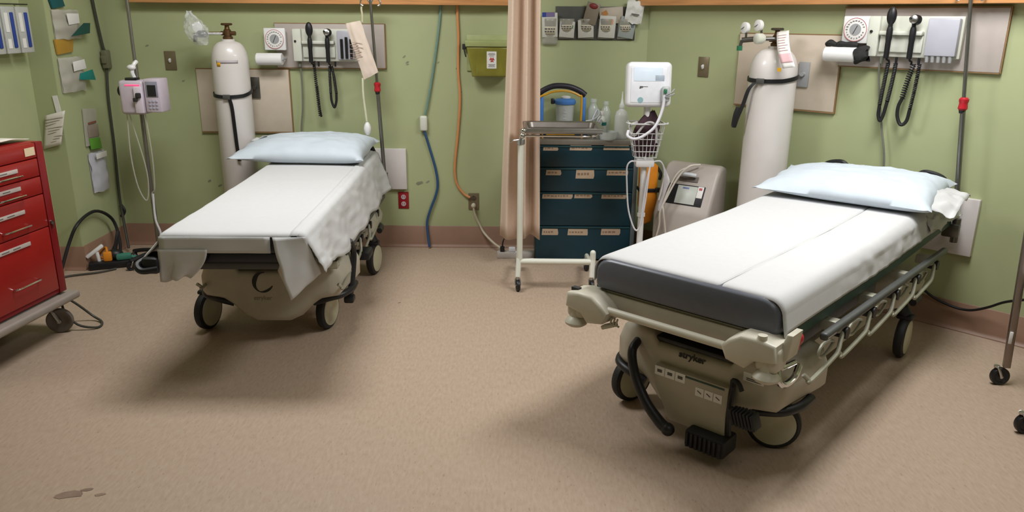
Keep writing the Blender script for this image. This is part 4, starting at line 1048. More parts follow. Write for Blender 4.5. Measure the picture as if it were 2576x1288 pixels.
q = MB(); q.tube([(-.06, -.06, .955), (-.075, -.05, .7), (-.06, -.04, .5), (-.02, -.03, .42), (.0, -.03, .6), (-.05, -.05, .955)], .004, 6); q.tube([(.05, -.06, .96), (.055, -.05, .7), (.04, -.04, .5), (.012, -.03, .45), (.02, -.03, .3)], .004, 6); q.build('clear_tubing', TUBE, iv)
q = MB(); q.tube([(.02, -.03, .46), (.02, -.04, .3), (.04, -.04, .19), (-.02, -.06, .1), (-.14, -.04, .03), (-.2, .0, .01)], .007, 8); q.build('white_lead', WHCORD, iv)

# ------------------------------------------------------------------ hanging beige bag on the left stretcher pole
hb = thing('drip_bag', 'beige cloth-like bag hanging crooked from the left stretcher pole', 'bag', (-.93, 4.96, 1.16))
def hf(sg):
    def f(u, v):
        x = (-.105 + .07 * (1 - v) + .092 * u) + (1 - v) * .03
        z = .0 + .325 * v + .018 * u - .03 * (1 - v) * (0.4 - u)
        e = math.sin(math.pi * u) ** .5 * math.sin(math.pi * v) ** .5
        return Vector((x + .006 * nz(v * 4, u * 3, 2), sg * (.012 * e) + .006 * nz(u * 4, v * 5, 5), z))
    return f
mb = MB(); mb.grid(hf(1), 14, 22); mb.grid(hf(-1), 14, 22); bmesh.ops.remove_doubles(mb.b, verts=mb.b.verts, dist=.0005); bmesh.ops.recalc_face_normals(mb.b, faces=mb.b.faces)
mb.build('bag', mat('beige_bag', '#dccbbb', .7, var=.03), hb, ang=60)
q = MB()
for k in range(8): q.box((-.055 + .02 * (k % 2), -.0165, .12 + .013 * k), (.05 + .012 * (k % 3), .001, .003), Matrix.Rotation(R(6), 4, 'Y'))
q.build('printing', mat('brown_ink', '#a58b80', .8), hb)
q = MB(); q.tube([(.0, 0, .335), (.002, 0, .37), (-.002, 0, .41), (.0, 0, .425)], .006); q.build('hanger_strap', mat('pale_strap', '#cbc6a6', .5), hb)
q = MB(); q.tube([(-.012, -.01, .0), (-.012, -.012, -.1), (-.004, -.012, -.2), (.002, -.01, -.27)], .007); q.build('drain_tube', mat('pale_tube', '#cfd0b4', .4), hb)
q = MB(); q.lathe([(0, -.05), (.012, -.045), (.022, -.025), (.024, 0), (.018, .022), (.009, .035), (.0, .04)], (.004, -.01, -.31), 'Z', 20); q.build('squeeze_bulb', WHITEP, hb)

# ------------------------------------------------------------------ cords on the back wall
cd1 = thing('call_cord', 'teal cord with a cream inline box hanging to the floor on the back wall', 'cord', (0, 0, 0))
yb = YB - .022
mb = MB(); mb.tube([(-.46, YB - .012, 1.9), (-.466, YB - .012, 1.6), (-.505, YB - .015, 1.3), (-.56, YB - .02, 1.0), (-.583, yb, .91)], .0075); mb.build('upper_cord', BLUECORD, cd1)
mb = MB(); mb.box((-.592, yb, .855), (.05, .036, .10), None, .012, 3); mb.build('inline_box', CREAMP, cd1)
mb = MB(); mb.tube([(-.59, yb, .81), (-.56, YB - .015, .70), (-.52, YB - .015, .55), (-.508, YB - .015, .44), (-.525, YB - .018, .36), (-.56, YB - .02, .27), (-.585, YB - .022, .18), (-.58, YB - .035, .09), (-.57, YB - .05, .012)], .0085); mb.build('lower_cord', BLUEC2, cd1)
mb = MB(); mb.tube([(-.365, YB - .012, 1.9), (-.362, YB - .012, 1.6), (-.356, YB - .014, 1.4), (-.36, YB - .012, 1.2), (-.35, YB - .014, 1.02), (-.366, YB - .012, .8), (-.386, YB - .012, .62), (-.39, YB - .012, .52), (-.375, YB - .012, .44), (-.33, YB - .014, .38), (-.29, YB - .02, .355)], .0085)
tag(mb.build('orange_hose', ORCORD, None), 'orange hose running down the back wall to the bronze outlet', 'hose')
mb = MB(); mb.cyl((-.265, YB - .035, .302), (-.265, YB - .009, .302), .015); mb.sph((-.265, YB - .035, .302), .017); mb.tube([(-.265, YB - .04, .295), (-.255, YB - .03, .24), (-.225, YB - .026, .17), (-.19, YB - .045, .11), (-.12, YB - .12, .06), (-.05, YB - .2, .035)], .008)
tag(mb.build('plug_cord', CREAMCORD, None), 'cream cord with white plug running from bronze outlet to the floor strip', 'cord')
fs = thing('power_strip', 'white power strip on the floor under the curtain', 'power strip', (.02, 4.945, 0), R(2))
mb = MB(); mb.box2((-.12, -.03, 0), (.13, .03, .04), .006); mb.build('strip', mat('strip_grey', '#b9b2ac', .45), fs)
mb = MB(); mb.box((-.085, .0, .058), (.03, .03, .035), None, .006); mb.tube([(-.085, 0, .07), (-.08, .0, .11), (-.06, .02, .15), (-.04, .06, .17)], .005); mb.build('black_plug', BLACK, fs)
mb = MB(); mb.box((-.02, .0, .055), (.045, .035, .03), None, .006); mb.tube([(-.0, 0, .05), (.02, -.04, .02), (.05, -.07, .008), (.12, -.06, .008)], .005); mb.build('clear_plug', WHCORD, fs)

# ------------------------------------------------------------------ sharps container
sc = thing('sharps_container', 'yellow translucent sharps container on the back wall, half behind the curtain', 'sharps container', (-.30, YB, 1.165), 0)
mb = MB(); mb.prism([(.035, 0), (.255, 0), (.285, .185), (.0, .185)], -.115, -.012, 'XZ', .012, 3); mb.build('bin', SHARP, sc)
mb = MB(); mb.prism([(-.006, .186), (.291, .186), (.295, .225), (-.01, .225)], -.12, -.01, 'XZ', .006); mb.build('lid', mat('pale_green_plastic', '#a9b277', .35, alpha=.85), sc)
mb = MB(); mb.box2((-.004, -.012, .03), (.28, 0, .255), .003); mb.build('bracket', mat('pale_green_bracket', '#a3ab74', .45), sc)
mb = MB(); mb.box2((-.03, -.05, .165), (-.008, -.02, .2), .004); mb.tube([(-.02, -.05, .17), (-.012, -.06, .14), (-.006, -.06, .12)], .004); mb.build('latch', INKD, sc)
mb = MB(); mb.box((.16, -.1165, .105), (.062, .0015, .105)); lb = mb.build('warning_label', PAPERW, sc)
q = MB()
for k in range(3):
    a = R(90 + 120 * k); cx, cz = .162 + .0085 * math.cos(a), .107 + .0085 * math.sin(a)
    q.tube([(cx + .0085 * math.cos(a + t), -.118, cz + .0085 * math.sin(a + t)) for t in [R(40 + 280 * j / 10) for j in range(11)]], .0018, 6, 1)
q.tube([(.162 + .009 * math.cos(t), -.118, .107 + .009 * math.sin(t)) for t in [2 * math.pi * j / 16 for j in range(16)]], .0014, 6, 1, True)
q.build('biohazard_symbol', mat('red_symbol', '#c0281f', .5), lb)
q = MB()
for k, (z, w_) in enumerate(((.145, .04), (.138, .046), (.13, .03), (.078, .044), (.071, .036), (.064, .042))): q.box((.16, -.1176, z), (w_, .0006, .0028))
q.build('label_print', INK, lb)
mb = MB(); 
def lf(u, v): return Vector((.06 + .17 * u, -.06 + .035 * math.sin(5 * u + v), .02 + .055 * v + .03 * nz(u * 5, v * 3)))
mb.grid(lf, 12, 6); mb.build('contents', mat('dull_yellow_contents', '#b0a64a', .6), sc, solid=.004)

# ------------------------------------------------------------------ curtain
cu = MB()
def cf(u, v):
    # u across, v from hem up to ceiling
    z = .19 + (CEIL - .192 - .19) * v
    x0 = -.083 + .045 * min(1, v * 1.66); x1 = .170 - .02 * min(1, v * 1.66)
    w_ = 2 * math.pi * u
    fold = -.042 * math.cos(2 * math.pi * (2.35 * u ** 1.2 - .35) + .3 * v) + .006 * math.sin(4.1 * w_ + 1.1 + v) + .006 * nz(u * 6, v * 2)
    x = x0 + (x1 - x0) * (u + .016 * math.sin(1.9 * w_ + 1.6))
    hem = .012 * math.sin(9 * u + 1) * (1 - v) ** 6 + (-.0 if u < .5 else .008) * (1 - v) ** 6
    return Vector((x, 4.73 + fold * (1 - .15 * v), z + hem))
cu.grid(cf, 90, 24)
o = cu.build('privacy_curtain', CURT, None, solid=.002, ang=80); tag(o, 'gathered beige privacy curtain hanging beside the teal drawers', 'curtain')

# ------------------------------------------------------------------ teal drawer cabinet and what stands on it
cab = thing('drawer_cabinet', 'dark teal four-tier drawer cabinet with tape labels', 'cabinet', (.15, 4.88, 0))
CW = .645
mb = MB(); mb.box2((0, .012, .01), (CW, .285, .765), .003); mb.build('body', TEALD, cab)
mb = MB(); mb.box2((-.012, -.014, .7655), (CW + .012, .29, .797), .004); mb.build('top', mat('steel_worktop', '#8f8a82', .4, .4), cab)
mb = MB(); mb.box2((CW - .028, -.006, .012), (CW, .011, .764), .002); mb.build('corner_post', mat('grey_post', '#6c7a80', .45), cab)
tapes = [[(.04, .137, .743, .03), (.207, .35, .747, .032), (.42, .585, .752, .034)], [(.06, .16, .588, .034), (.25, .37, .58, .058), (.447, .584, .592, .038)], [(.04, .236, .437, .038), (.246, .363, .44, .035), (.42, .58, .44, .038)], [(.042, .15, .197, .042), (.21, .342, .197, .042), (.426, .553, .2, .042)]]
for i, (z0, z1) in enumerate(((.624, .762), (.465, .62), (.24, .461), (.014, .236))):
    mb = MB(); mb.box2((.004, -.008, z0), (CW - .03, .011, z1), .003); d = mb.build('drawer', TEAL, cab)
    q = MB(); q.box2((.01, -.013, z1 - .012), (CW - .036, -.0085, z1 - .002), .001); q.build('drawer_lip', TEALD, d)
    for (x0, x1, zc, h) in tapes[i]:
        q = MB(); r_ = random.Random(int(x0 * 1000) + i)
        q.prism([(x0, zc - h / 2), (x1 - .012 * r_.random(), zc - h / 2), (x1, zc - h / 6), (x1 - .01 * r_.random(), zc + h / 2), (x0 + .004, zc + h / 2)], -.0096, -.0085, 'XZ'); tl = q.build('tape_label', TAPE, d)
        q = MB(); x = x0 + .012
        while x < x1 - .03:
            l_ = .008 + .014 * r_.random(); q.box((x + l_ / 2, -.0099, zc + .003 * (r_.random() - .5)), (l_, .0004, h * .26)); x += l_ + .006
        q.build('handwriting', mat('faded_ink', '#9a7f6b', .8), tl)
ZT = .797
su = thing('suction_unit', 'portable suction unit with arched dark handle and blue-lidded canister on the teal cabinet', 'suction unit', (.32, 5.03, ZT))
mb = MB(); mb.box2((-.155, -.09, 0), (.155, .09, .055), .012); mb.box2((-.15, -.05, .055), (.15, .08, .075), .006); mb.build('base', NAVY, su)
mb = MB(); mb.box2((-.11, -.093, .015), (.07, -.0905, .038)); mb.build('yellow_stripe', YELP, su)
mb = MB(); mb.tube([(-.17, .0, .255), (-.13, 0, .29), (-.06, 0, .318), (.03, 0, .315), (.10, 0, .29), (.14, 0, .262)], .018, 10); mb.build('handle', NAVYDK, su)
mb = MB(); mb.tube([(-.165, -.02, .05), (-.165, -.02, .225), (-.11, -.02, .268), (-.04, -.02, .288), (.04, -.02, .285), (.10, -.02, .26), (.115, -.02, .24), (.113, -.02, .05)], .007, 8); mb.build('yellow_frame', YELP, su)
for x0, z0 in ((-.15, .07), (.118, .1)):
    mb = MB(); mb.box2((x0, -.02, z0), (x0 + .025, .02, .25), .006); mb.build('upright', BLUEP, su)
for x in (-.12, .13):
    mb = MB(); mb.box((x, -.06, .075), (.04, .04, .03), None, .008); mb.tube([(x - .01, -.075, .07), (x - .014, -.085, .03), (x - .012, -.09, .0)], .006); mb.build('yellow_clip', YELP, su)
mb = MB(); mb.lathe([(.05, .0), (.054, .004), (.06, .13), (.056, .13), (.05, .006), (0, .006)], (.01, -.01, .076), 'Z', 28); ca = mb.build('canister', CLEARB, su)
q = MB(); q.lathe([(0, 0), (.066, 0), (.07, .006), (.07, .022), (.06, .032), (.02, .036), (0, .036)], (.01, -.01, .207), 'Z', 28); q.build('blue_lid', BLUEP, ca)
q = MB(); q.lathe([(0, 0), (.03, 0), (.032, .008), (.02, .016), (0, .017)], (.015, -.01, .243), 'Z', 20); q.build('cap', WHITEP, ca)
q = MB()
for k in range(5): q.box((.008, -.0705, .1 + .02 * k), (.012 + .008 * (k % 2), .001, .0022))
q.build('graduation', mat('pale_mark', '#e8ecec', .5), ca)
q = MB(); q.box((-.07, -.02, .225), (.022, .03, .035), None, .005); q.build('port', BLACK, ca)
def bottle(x, y, r, h, neck, m, label, capm, grp='bottles on the teal cabinet', band=None, spout=False):
    t = thing('bottle', label, 'bottle', (x, y, ZT), 0, grp)
    mb = MB(); mb.lathe([(0, 0), (r * .92, 0), (r, .006), (r, h * .62), (r * .96, h * .68), (r * .8, h * .78), (neck, h * .86), (neck, h * .9), (0, h * .9)], seg=24); mb.build('body', m, t)
    q = MB()
    if spout: q.lathe([(neck * 1.15, 0), (neck * 1.15, .018), (neck * .7, .03), (.006, .06), (.003, .10), (0, .10)], (0, 0, h * .9), 'Z', 16)
    else: q.lathe([(0, 0), (neck * 1.2, 0), (neck * 1.2, .022), (0, .022)], (0, 0, h * .9), 'Z', 16)
    q.build('cap', capm, t)
    if band:
        q = MB(); q.lathe([(r + .0006, 0), (r + .0012, 0), (r + .0012, .02), (r + .0006, .02)], (0, 0, h * .5), 'Z', 24); q.build('label_band', band, t)
bottle(.56, 4.96, .032, .165, .014, mat('white_bottle', '#dfe3e0', .4), 'small white bottle with teal band in front of clear bottles', WHITEP, band=TEALP)
bottle(.685, 4.95, .043, .215, .016, mat('frosted_bottle', '#dcdfdb', .35, alpha=.8), 'tall frosted bottle with pointed nozzle beside the monitor', mat('frost_cap', '#d5d8d2', .35, alpha=.85), spout=True)
bottle(.60, 5.08, .034, .22, .015, CLEARB, 'clear bottle standing behind the small white bottle', CLEARB)
bottle(.515, 5.05, .036, .24, .018, CLEARB, 'clear bottle next to the suction unit', CLEARB)
tb_ = MB(); tb_.tube([(.46, 4.93, ZT + .11), (.50, 4.92, ZT + .12), (.54, 4.93, ZT + .15), (.53, 4.95, ZT + .18), (.49, 4.93, ZT + .1), (.45, 4.92, ZT + .075), (.50, 4.91, ZT + .05), (.55, 4.92, ZT + .02)], .006); tb_.tube([(.47, 4.915, ZT + .07), (.52, 4.91, ZT + .09), (.555, 4.92, ZT + .12), (.54, 4.915, ZT + .04), (.50, 4.915, ZT + .007)], .005)
tag(tb_.build('tubing_coil', mat('silver_tubing', '#b9bec4', .3, alpha=.9), None), 'tangle of pale tubing beside the suction unit on the teal cabinet', 'tubing')
# low clear tray things by the bottles
mb = MB(); mb.lathe([(0, 0), (.05, 0), (.06, .05), (.057, .05), (.048, .004), (0, .004)], (.60, 4.905, ZT), 'Z', 20)
tag(mb.build('plastic_cup', CLEARB, None), 'clear plastic cup at the front of the teal cabinet top', 'cup')

# orange padded case on the cabinet side
oc = thing('orange_case', 'tall orange padded case with black strap behind the monitor pole', 'padded case', (.855, 4.83, .27))
mb = MB(); mb.prism([(-.055, .12), (-.02, .0), (.03, .02), (.06, .16), (.055, .38), (.0, .42), (-.06, .41)], -.045, .035, 'XZ', .02, 3); mb.build('pad', ORANGE, oc, ang=60)
mb = MB(); mb.box2((-.062, -.052, .215), (.066, .04, .238), .004); mb.box((.065, -.05, .23), (.05, .02, .03), None, .005); mb.build('strap', BLACK, oc)
mb = MB(); mb.tube([(.05, -.02, .37), (.075, -.02, .33), (.07, -.02, .29)], .01); mb.tube([(0, 0, .42), (-.03, .01, .45), (-.06, .03, .455)], .008); mb.build('carry_loop', BLACK, oc)

# ------------------------------------------------------------------ instrument tray stand
st = thing('tray_stand', 'white tubular stand carrying the steel tray in front of the curtain', 'stand', (0, 0, 0))
YT = 4.31
mb = MB(); mb.cyl((.044, YT, .17), (.044, YT, .875), .017); mb.cyl((.044, YT, .875), (.055, YT, .902), .012); mb.build('post', IVORYP, st)
mb = MB(); mb.cyl((.044, YT, .17), (.47, YT, .17), .018); mb.cyl((.47, YT, .11), (.47, YT, .225), .017); mb.sph((.47, YT, .225), .017); mb.build('cross_bar', IVORYP, st)
for x, nm in ((.040, 0), (.47, 1)):
    mb = MB(); mb.tube([(x, YT, .19), (x - .004, YT - .02, .12), (x - .006, YT - .03, .085)], .016); mb.tube([(x, YT, .15), (x, YT + .2, .12), (x, YT + .36, .10)], .014); mb.build('foot', IVORYP, st)
    caster(st, x - .004, YT - .035, .034, BLACK, .15, .02, .09); caster(st, x, YT + .36, .034, BLACK, .15, .02, .09)
mb = MB(); mb.tube([(.06, YT - .01, .90), (.03, YT - .02, .882), (.0, YT - .03, .878), (-.015, YT - .03, .87)], .005); mb.cyl((.044, YT, .855), (.044, YT, .88), .022); mb.build('height_clamp', STEEL, st)
mb = MB(); mb.tube([(.06, YT, .90), (.07, YT - .0, .90), (.3, YT, .90), (.46, YT + .02, .90), (.46, YT + .3, .90), (.08, YT + .3, .90), (.06, YT + .02, .90)], .007, 8, 3); mb.build('tray_ring', CHROME, st)
mb = MB(); mb.sph((.056, YT - .028, .932), .017); mb.sph((.05, YT - .024, .905), .016); mb.build('ring_joint', CHROME, st)
ty = thing('instrument_tray', 'rectangular stainless steel tray on the white tubular stand', 'tray', (.055, YT - .02, .908))
TW, TD = .45, .34
mb = MB(); t = bmesh.new()
rings = [(.0, .036), (.012, .036), (.026, .031), (.034, .004), (.045, .0)]
def rr_(e, z, n=6):
    P = []; rad = .05 - e * .5; x0, x1, y0, y1 = e, TW - e, e, TD - e
    for cx, cy, a0 in ((x1 - rad, y1 - rad, 0), (x0 + rad, y1 - rad, 90), (x0 + rad, y0 + rad, 180), (x1 - rad, y0 + rad, 270)):
        for k in range(n): a = R(a0 + 90 * k / (n - 1)); P.append((cx + rad * math.cos(a), cy + rad * math.sin(a), z))
    return [t.verts.new(p) for p in P]
RR = [rr_(e, z) for e, z in rings]
for A, B in zip(RR, RR[1:]):
    for k in range(len(A)): t.faces.new((A[k], A[(k + 1) % len(A)], B[(k + 1) % len(A)], B[k]))
t.faces.new(RR[-1]); bmesh.ops.recalc_face_normals(t, faces=t.faces); mb._add(t)
o = mb.build('pan', TRAYST, ty, solid=.0015)
q = MB(); q.box2((.012, -.003, .008), (TW - .012, .001, .035), .001); q.build('front_lip', mat('brushed_rim', '#a7a29c', .3, .85), ty)

# ------------------------------------------------------------------ vital signs monitor
mo = thing('vital_signs_monitor', 'white vital signs monitor on a pole with wire basket', 'monitor', (.768, 4.50, 0))
mb = MB(); mb.cyl((0, 0, .06), (0, 0, 1.06), .0185); mb.cyl((0, 0, .40), (0, 0, .42), .024); mb.build('pole', WHITEP, mo)
mb = MB()
for k in range(5): a = R(1 + 72 * k); mb.tube([(0, 0, .10), (.06 * math.cos(a), .06 * math.sin(a), .09), (.115 * math.cos(a), .115 * math.sin(a), .065)], .02)
mb.build('star_base', WHITEP, mo)
for k in range(5): a = R(1 + 72 * k); caster(mo, .115 * math.cos(a), .115 * math.sin(a), .028, GREYP, a + 1.0, .02, .065)
mb = MB(); mb.box((-.003, -.0, 1.169), (.252, .11, .25), Matrix.Rotation(R(-6), 4, 'X'), .028, 5); hd = mb.build('display_housing', WHITEB, mo, ang=60)
RX = Matrix.Rotation(R(-6), 4, 'X')
def onhd(mbx, x, z, w_, h_, dy=.0, d_=.003):
    p = RX @ Vector((x + .003, -.055 - d_ / 2 - dy, z - 1.169)); mbx.box((p.x - .003, p.y, p.z + 1.169), (w_, d_, h_), RX, .0008)
q = MB(); onhd(q, -.008, 1.165, .20, .19, 0, .002); bz = q.build('front_panel', mat('front_white', '#e9eaf0', .35), hd)
q = MB(); onhd(q, -.014, 1.225, .16, .075, .002, .002); q.build('screen', SCREENW, hd)
q = MB(); onhd(q, .052, 1.205, .05, .03, .0045, .0006); q.build('screen_reading', mat('screen_grey', '#aab6c4', .3), hd)
q = MB(); onhd(q, -.05, 1.155, .018, .010, .0022, .001); onhd(q, -.028, 1.157, .03, .003, .0022, .001); onhd(q, -.056, 1.149, .01, .006, .0022, .001); q.build('maker_mark', INK, hd)
q = MB(); q.lathe([(0, 0), (.016, 0), (.016, .003), (0, .004)], (-.053, -.064, 1.09), 'Y', 24); bt = q.build('button', mat('button_teal', '#8fb2b8', .4), hd)
q = MB(); q.box((.085, -.078, 1.125), (.045, .03, .085), RX, .01); rcp = q.build('hose_port', mat('port_grey', '#b4b8b6', .4), hd)
q = MB(); q.box((.08, -.097, 1.142), (.018, .012, .026), RX, .004); q.build('green_connector', GREENDK, rcp)
q = MB(); q.tube([(.085, -.1, 1.12), (.11, -.11, 1.135), (.13, -.1, 1.155)], .004); q.tube([(.08, -.1, 1.11), (.105, -.115, 1.12), (.128, -.11, 1.13)], .004); q.build('connector_lead', GREYP, rcp)
mb = MB(); mb.box((0, .0, .725), (.11, .085, .05), None, .012); mb.build('pole_collar', WHITEP, mo)
# wire basket
bk = MB()
def ring(z, w_, d_, r=.0025): 
    P = [(-w_ / 2, -d_ / 2, z), (w_ / 2, -d_ / 2, z), (w_ / 2, d_ / 2, z), (-w_ / 2, d_ / 2, z)]
    P2 = []
    for i in range(4):
        a = Vector(P[i]); b = Vector(P[(i + 1) % 4]); P2 += [a.lerp(b, .12), a.lerp(b, .88)]
    bk.tube(P2, r, 6, 3, True)
def bw(f): return .125 + .07 * f, .10 + .05 * f
for f in (0, .18, .36, .55, .72, 1.0):
    a, b = bw(f); ring(.76 + .195 * f, a, b, .0045 if f == 1 else .0025)
for k in range(7):
    f = k / 6 - .5
    for s in (-1, 1): bk.cyl((f * bw(0)[0] * .9, s * bw(0)[1] / 2, .76), (f * bw(.72)[0] * .9, s * bw(.72)[1] / 2, .9), .002, 6)
for s in (-1, 1):
    for k in range(4): f = (k / 3 - .5) * .8; bk.cyl((s * bw(0)[0] / 2, f * bw(0)[1], .76), (s * bw(1)[0] / 2, f * bw(1)[1], .955), .002, 6)
    bk.tube([(s * bw(1)[0] / 2, -.06, .955), (s * (.11), -.07, .957), (s * .118, -.03, .958)], .005)
bk.build('wire_basket', mat('basket_white', '#cfcfce', .35), mo)
mb = MB(); mb.tube([(.077, -.09, 1.12), (.068, -.10, 1.04), (.03, -.12, .95), (-.035, -.125, .895), (-.085, -.12, .878), (-.12, -.11, .893), (-.115, -.09, .92)], .0085, 10); mb.build('pressure_hose', mat('hose_white', '#d9d7de', .4), mo)
mb = MB(); mb.tube([(-.06, -.06, .965), (-.09, -.05, .95), (-.10, -.05, .91), (-.07, -.06, .89), (-.02, -.07, .955), (.02, -.085, .965), (.045, -.08, .93), (.05, -.075, .85)], .007, 8); mb.build('looped_lead', mat('lead_grey', '#b9b6b6', .4, alpha=.9), mo)
mb = MB(); mb.tube([(-.05, -.03, .735), (-.085, -.04, .735), (-.105, -.04, .70), (-.10, -.04, .6), (-.085, -.04, .46), (-.055, -.045, .36), (-.03, -.05, .325), (-.01, -.05, .36), (.0, -.05, .48), (.015, -.045, .62), (.03, -.04, .71)], .005, 8); mb.tube([(.05, -.03, .735), (.09, -.03, .735), (.115, -.02, .69), (.12, -.01, .62), (.10, .0, .5)], .005, 8)
mb.tube([(.03, -.04, .71), (.02, -.05, .6), (.012, -.055, .5), (-.002, -.05, .38), (-.02, -.05, .33)], .004, 8); mb.build('hanging_lead', WHCORD, mo)
mb = MB()
for k in range(4): mb.tube([(.11 + .006 * k, -.01 + .01 * k, .71 - .01 * k), (.125 + .008 * k, -.015, .62), (.12 + .006 * k, -.02, .52 + .02 * k), (.10, -.02, .44 + .01 * k)], .006, 6)
mb.build('lead_bundle', mat('lead_pale', '#c4bfc0', .4, alpha=.9), mo)
# cuff in the basket
mb = MB()
def qf(u, v):
    a = 2 * math.pi * v; h = u; r = (.05 + .018 * math.sin(2 * a + 1) + .012 * nz(2 * math.cos(a), 2 * math.sin(a), 3 * h)) * (1 - .75 * max(0, h - .6) / .4) * (.85 + .3 * h if h < .6 else 1.03)
    return Vector((r * 1.15 * math.cos(a) + .05 * max(0, h - .45), r * .8 * math.sin(a), .005 + .26 * h + .02 * nz(3 * math.cos(a), h * 2, 6)))
mb.grid(qf, 18, 24)
o = mb.build('blood_pressure_cuff', MAROON, None, (.765, 4.50, .757), ang=50); tag(o, 'dark maroon blood pressure cuff stuffed in the wire basket', 'cuff')

# ------------------------------------------------------------------ oxygen concentrator
oxc = thing('oxygen_concentrator', 'taupe oxygen concentrator with sloped control panel beside the monitor pole', 'oxygen concentrator', (1.075, 4.60, 0), R(-36))
prof = [(-.135, .03), (-.14, .41), (-.125, .44), (-.02, .64), (.02, .685), (.07, .695), (.12, .68), (.135, .64), (.14, .03)]
mb = MB(); mb.prism(prof, -.175, .175, 'YZ', .025, 4); bd = mb.build('body', TAUPE, oxc, ang=45)
sl = Vector((.105, .2)).normalized()   # slope direction (y,z)
SA = math.atan2(.105, .2)
RS = Matrix.Rotation(-SA, 4, 'X')
def onsl(mbx, x, d, w_, h_, off, th=.004, bev=.001):
    p = Vector((-.125, .44)) + sl * d; nrm = Vector((-sl.y, sl.x))
    p = p + nrm * off; mbx.box((x, p.x, p.y), (w_, th, h_), RS, bev)
q = MB(); onsl(q, -.0, .095, .235, .125, .001, .006, .002); cp = q.build('control_panel', BLACK, oxc)
q = MB(); onsl(q, .01, .095, .125, .112, .0045, .003); q.build('printed_screen', mat('pale_label', '#b9bcb4', .4), cp)
q = MB(); onsl(q, .092, .12, .036, .07, .0045, .003); sk = q.build('caution_label', PAPERW, cp)
q = MB(); onsl(q, .092, .14, .02, .015, .0065, .001); q.build('red_print', mat('red_print', '#b5545a', .6), sk)
q = MB(); onsl(q, .0, .137, .04, .01, .0064, .001); q.build('blue_print', mat('blue_small_print', '#6f79a8', .5), cp)
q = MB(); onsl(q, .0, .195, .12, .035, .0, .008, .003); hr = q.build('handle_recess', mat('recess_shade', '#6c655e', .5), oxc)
q = MB(); q.tube([(-.05, -.045, .635), (-.01, -.06, .645), (.05, -.045, .64)], .012, 8); q.build('flow_fitting', mat('pale_fitting', '#ccd0d6', .3), hr)
for (x, y) in ((-.14, -.1), (.14, -.1), (-.14, .1), (.14, .1)): caster(oxc, x, y, .02, BLACK, .3, .016, .04)
mb = MB(); mb.tube([(.05, .0, .70), (.0, -.05, .69), (-.05, -.09, .62), (-.09, -.14, .5), (-.11, -.17, .43), (-.115, -.16, .34), (-.135, -.155, .25), (-.145, -.155, .17)], .006, 8); mb.tube([(.0, -.04, .69), (-.06, -.085, .64), (-.10, -.15, .48), (-.09, -.165, .42), (-.075, -.155, .3), (-.07, -.15, .2)], .005, 8)
mb.build('air_tube', mat('ivory_tube', '#d2cabd', .4), oxc)

# ------------------------------------------------------------------ wall organiser and packets above the cabinet
og = thing('wall_organizer', 'clear five-pocket organizer on dark backing above the teal cabinet', 'organizer', (.18, YB, 1.395))
mb = MB(); mb.box2((.085, -.008, 0), (.595, 0, .205), .002); mb.build('backing', DUSK, og)
px = [.0, .105, .23, .355, .48]
for k, x in enumerate(px):
    z0 = -.03 if k == 0 else .008
    def pk(u, v, x=x, z0=z0): return Vector((x + .102 * u, -.012 - .045 * math.sin(math.pi * u) ** .5 * (.25 + .75 * v), z0 + (.13 - z0) * v))
    mb = MB(); mb.grid(pk, 14, 8); po = mb.build('pocket', mat('smoky_pocket', '#bdbcb0', .2, alpha=.5), og, solid=.0015)
    q = MB(); q.grid(lambda u, v, pk=pk: pk(.1 + .8 * u, .38 + .32 * v) + Vector((0, -.0022, 0)), 8, 2); lb = q.build('pocket_label', mat('label_cream', '#cbc4b0', .6), po, solid=.0006)
    q = MB(); r_ = random.Random(k)
    for j in range(2):
        u0 = .16
        while u0 < .75:
            l_ = .06 + .1 * r_.random(); q.grid(lambda u, v, pk=pk, u0=u0, l_=l_, j=j: pk(u0 + l_ * u, .58 - .10 * j + .05 * v) + Vector((0, -.0034, 0)), 2, 1); u0 += l_ + .05
    q.build('label_print', INK, lb, solid=.0003)
packs = [
 (.05, .15, .10, -2, 'white packet with blue and purple header in the leftmost pocket', [(BLUEPR, -.035, .045, .025, .028), (PURPLE, .005, .045, .055, .028)]),
 (.155, .10, .095, 4, 'white packet with green diagonal print in the second organizer pocket', [(BLUEPR, -.03, .03, .02, .018), (GREENPR, .01, .022, .055, .02)]),
 (.28, .11, .10, -3, 'white printed packet in the middle organizer pocket', [(INK, .0, .02, .06, .004)]),
 (.41, .135, .105, 3, 'white packet with blue and peach blocks in the fourth organizer pocket', [(BLUEPR, -.03, .02, .024, .03), (PEACH, .012, .02, .045, .03)]),
 (.53, .13, .10, 9, 'grey packet with dark stripe in the rightmost organizer pocket', [(mat('slate_print', '#5c6a70', .5), .0, .01, .08, .03)]),
]
for (x, h, w_, rot, label, pr) in packs:
    o = thing('sterile_packet', label, 'medical packet', (.18 + x, YB - .026, 1.41), 0, 'packets in the wall organizer'); o.rotation_euler = (R(4), R(rot), 0)
    mb = MB(); mb.box((0, 0, h * .5), (w_, .012, h), None, .004)
    mb.build('wrapper', mat('packet_white', '#c9c8c0', .5, var=.05) if label.startswith('white') else mat('packet_grey', '#9aa29f', .4), o)
    for (m, cx, cz, ww, hh) in pr:
        q = MB(); q.box((cx, -.0068, h - .055 + cz), (ww, .0014, hh)); q.build('printed_block', m, o)
o = thing('sterile_packet', 'white crumpled packet overflowing at the upper right of the organizer', 'medical packet', (.745, YB - .04, 1.50), 0, 'packets in the wall organizer'); o.rotation_euler = (0, R(8), 0)
mb = MB()
def wf(sg): return lambda u, v: Vector((-.05 + .11 * u, sg * .01 * math.sin(math.pi * u) * math.sin(math.pi * v) - .012 + .01 * nz(u * 4, v * 5, 3), .0 + .14 * v + .015 * nz(u * 5, 2)))
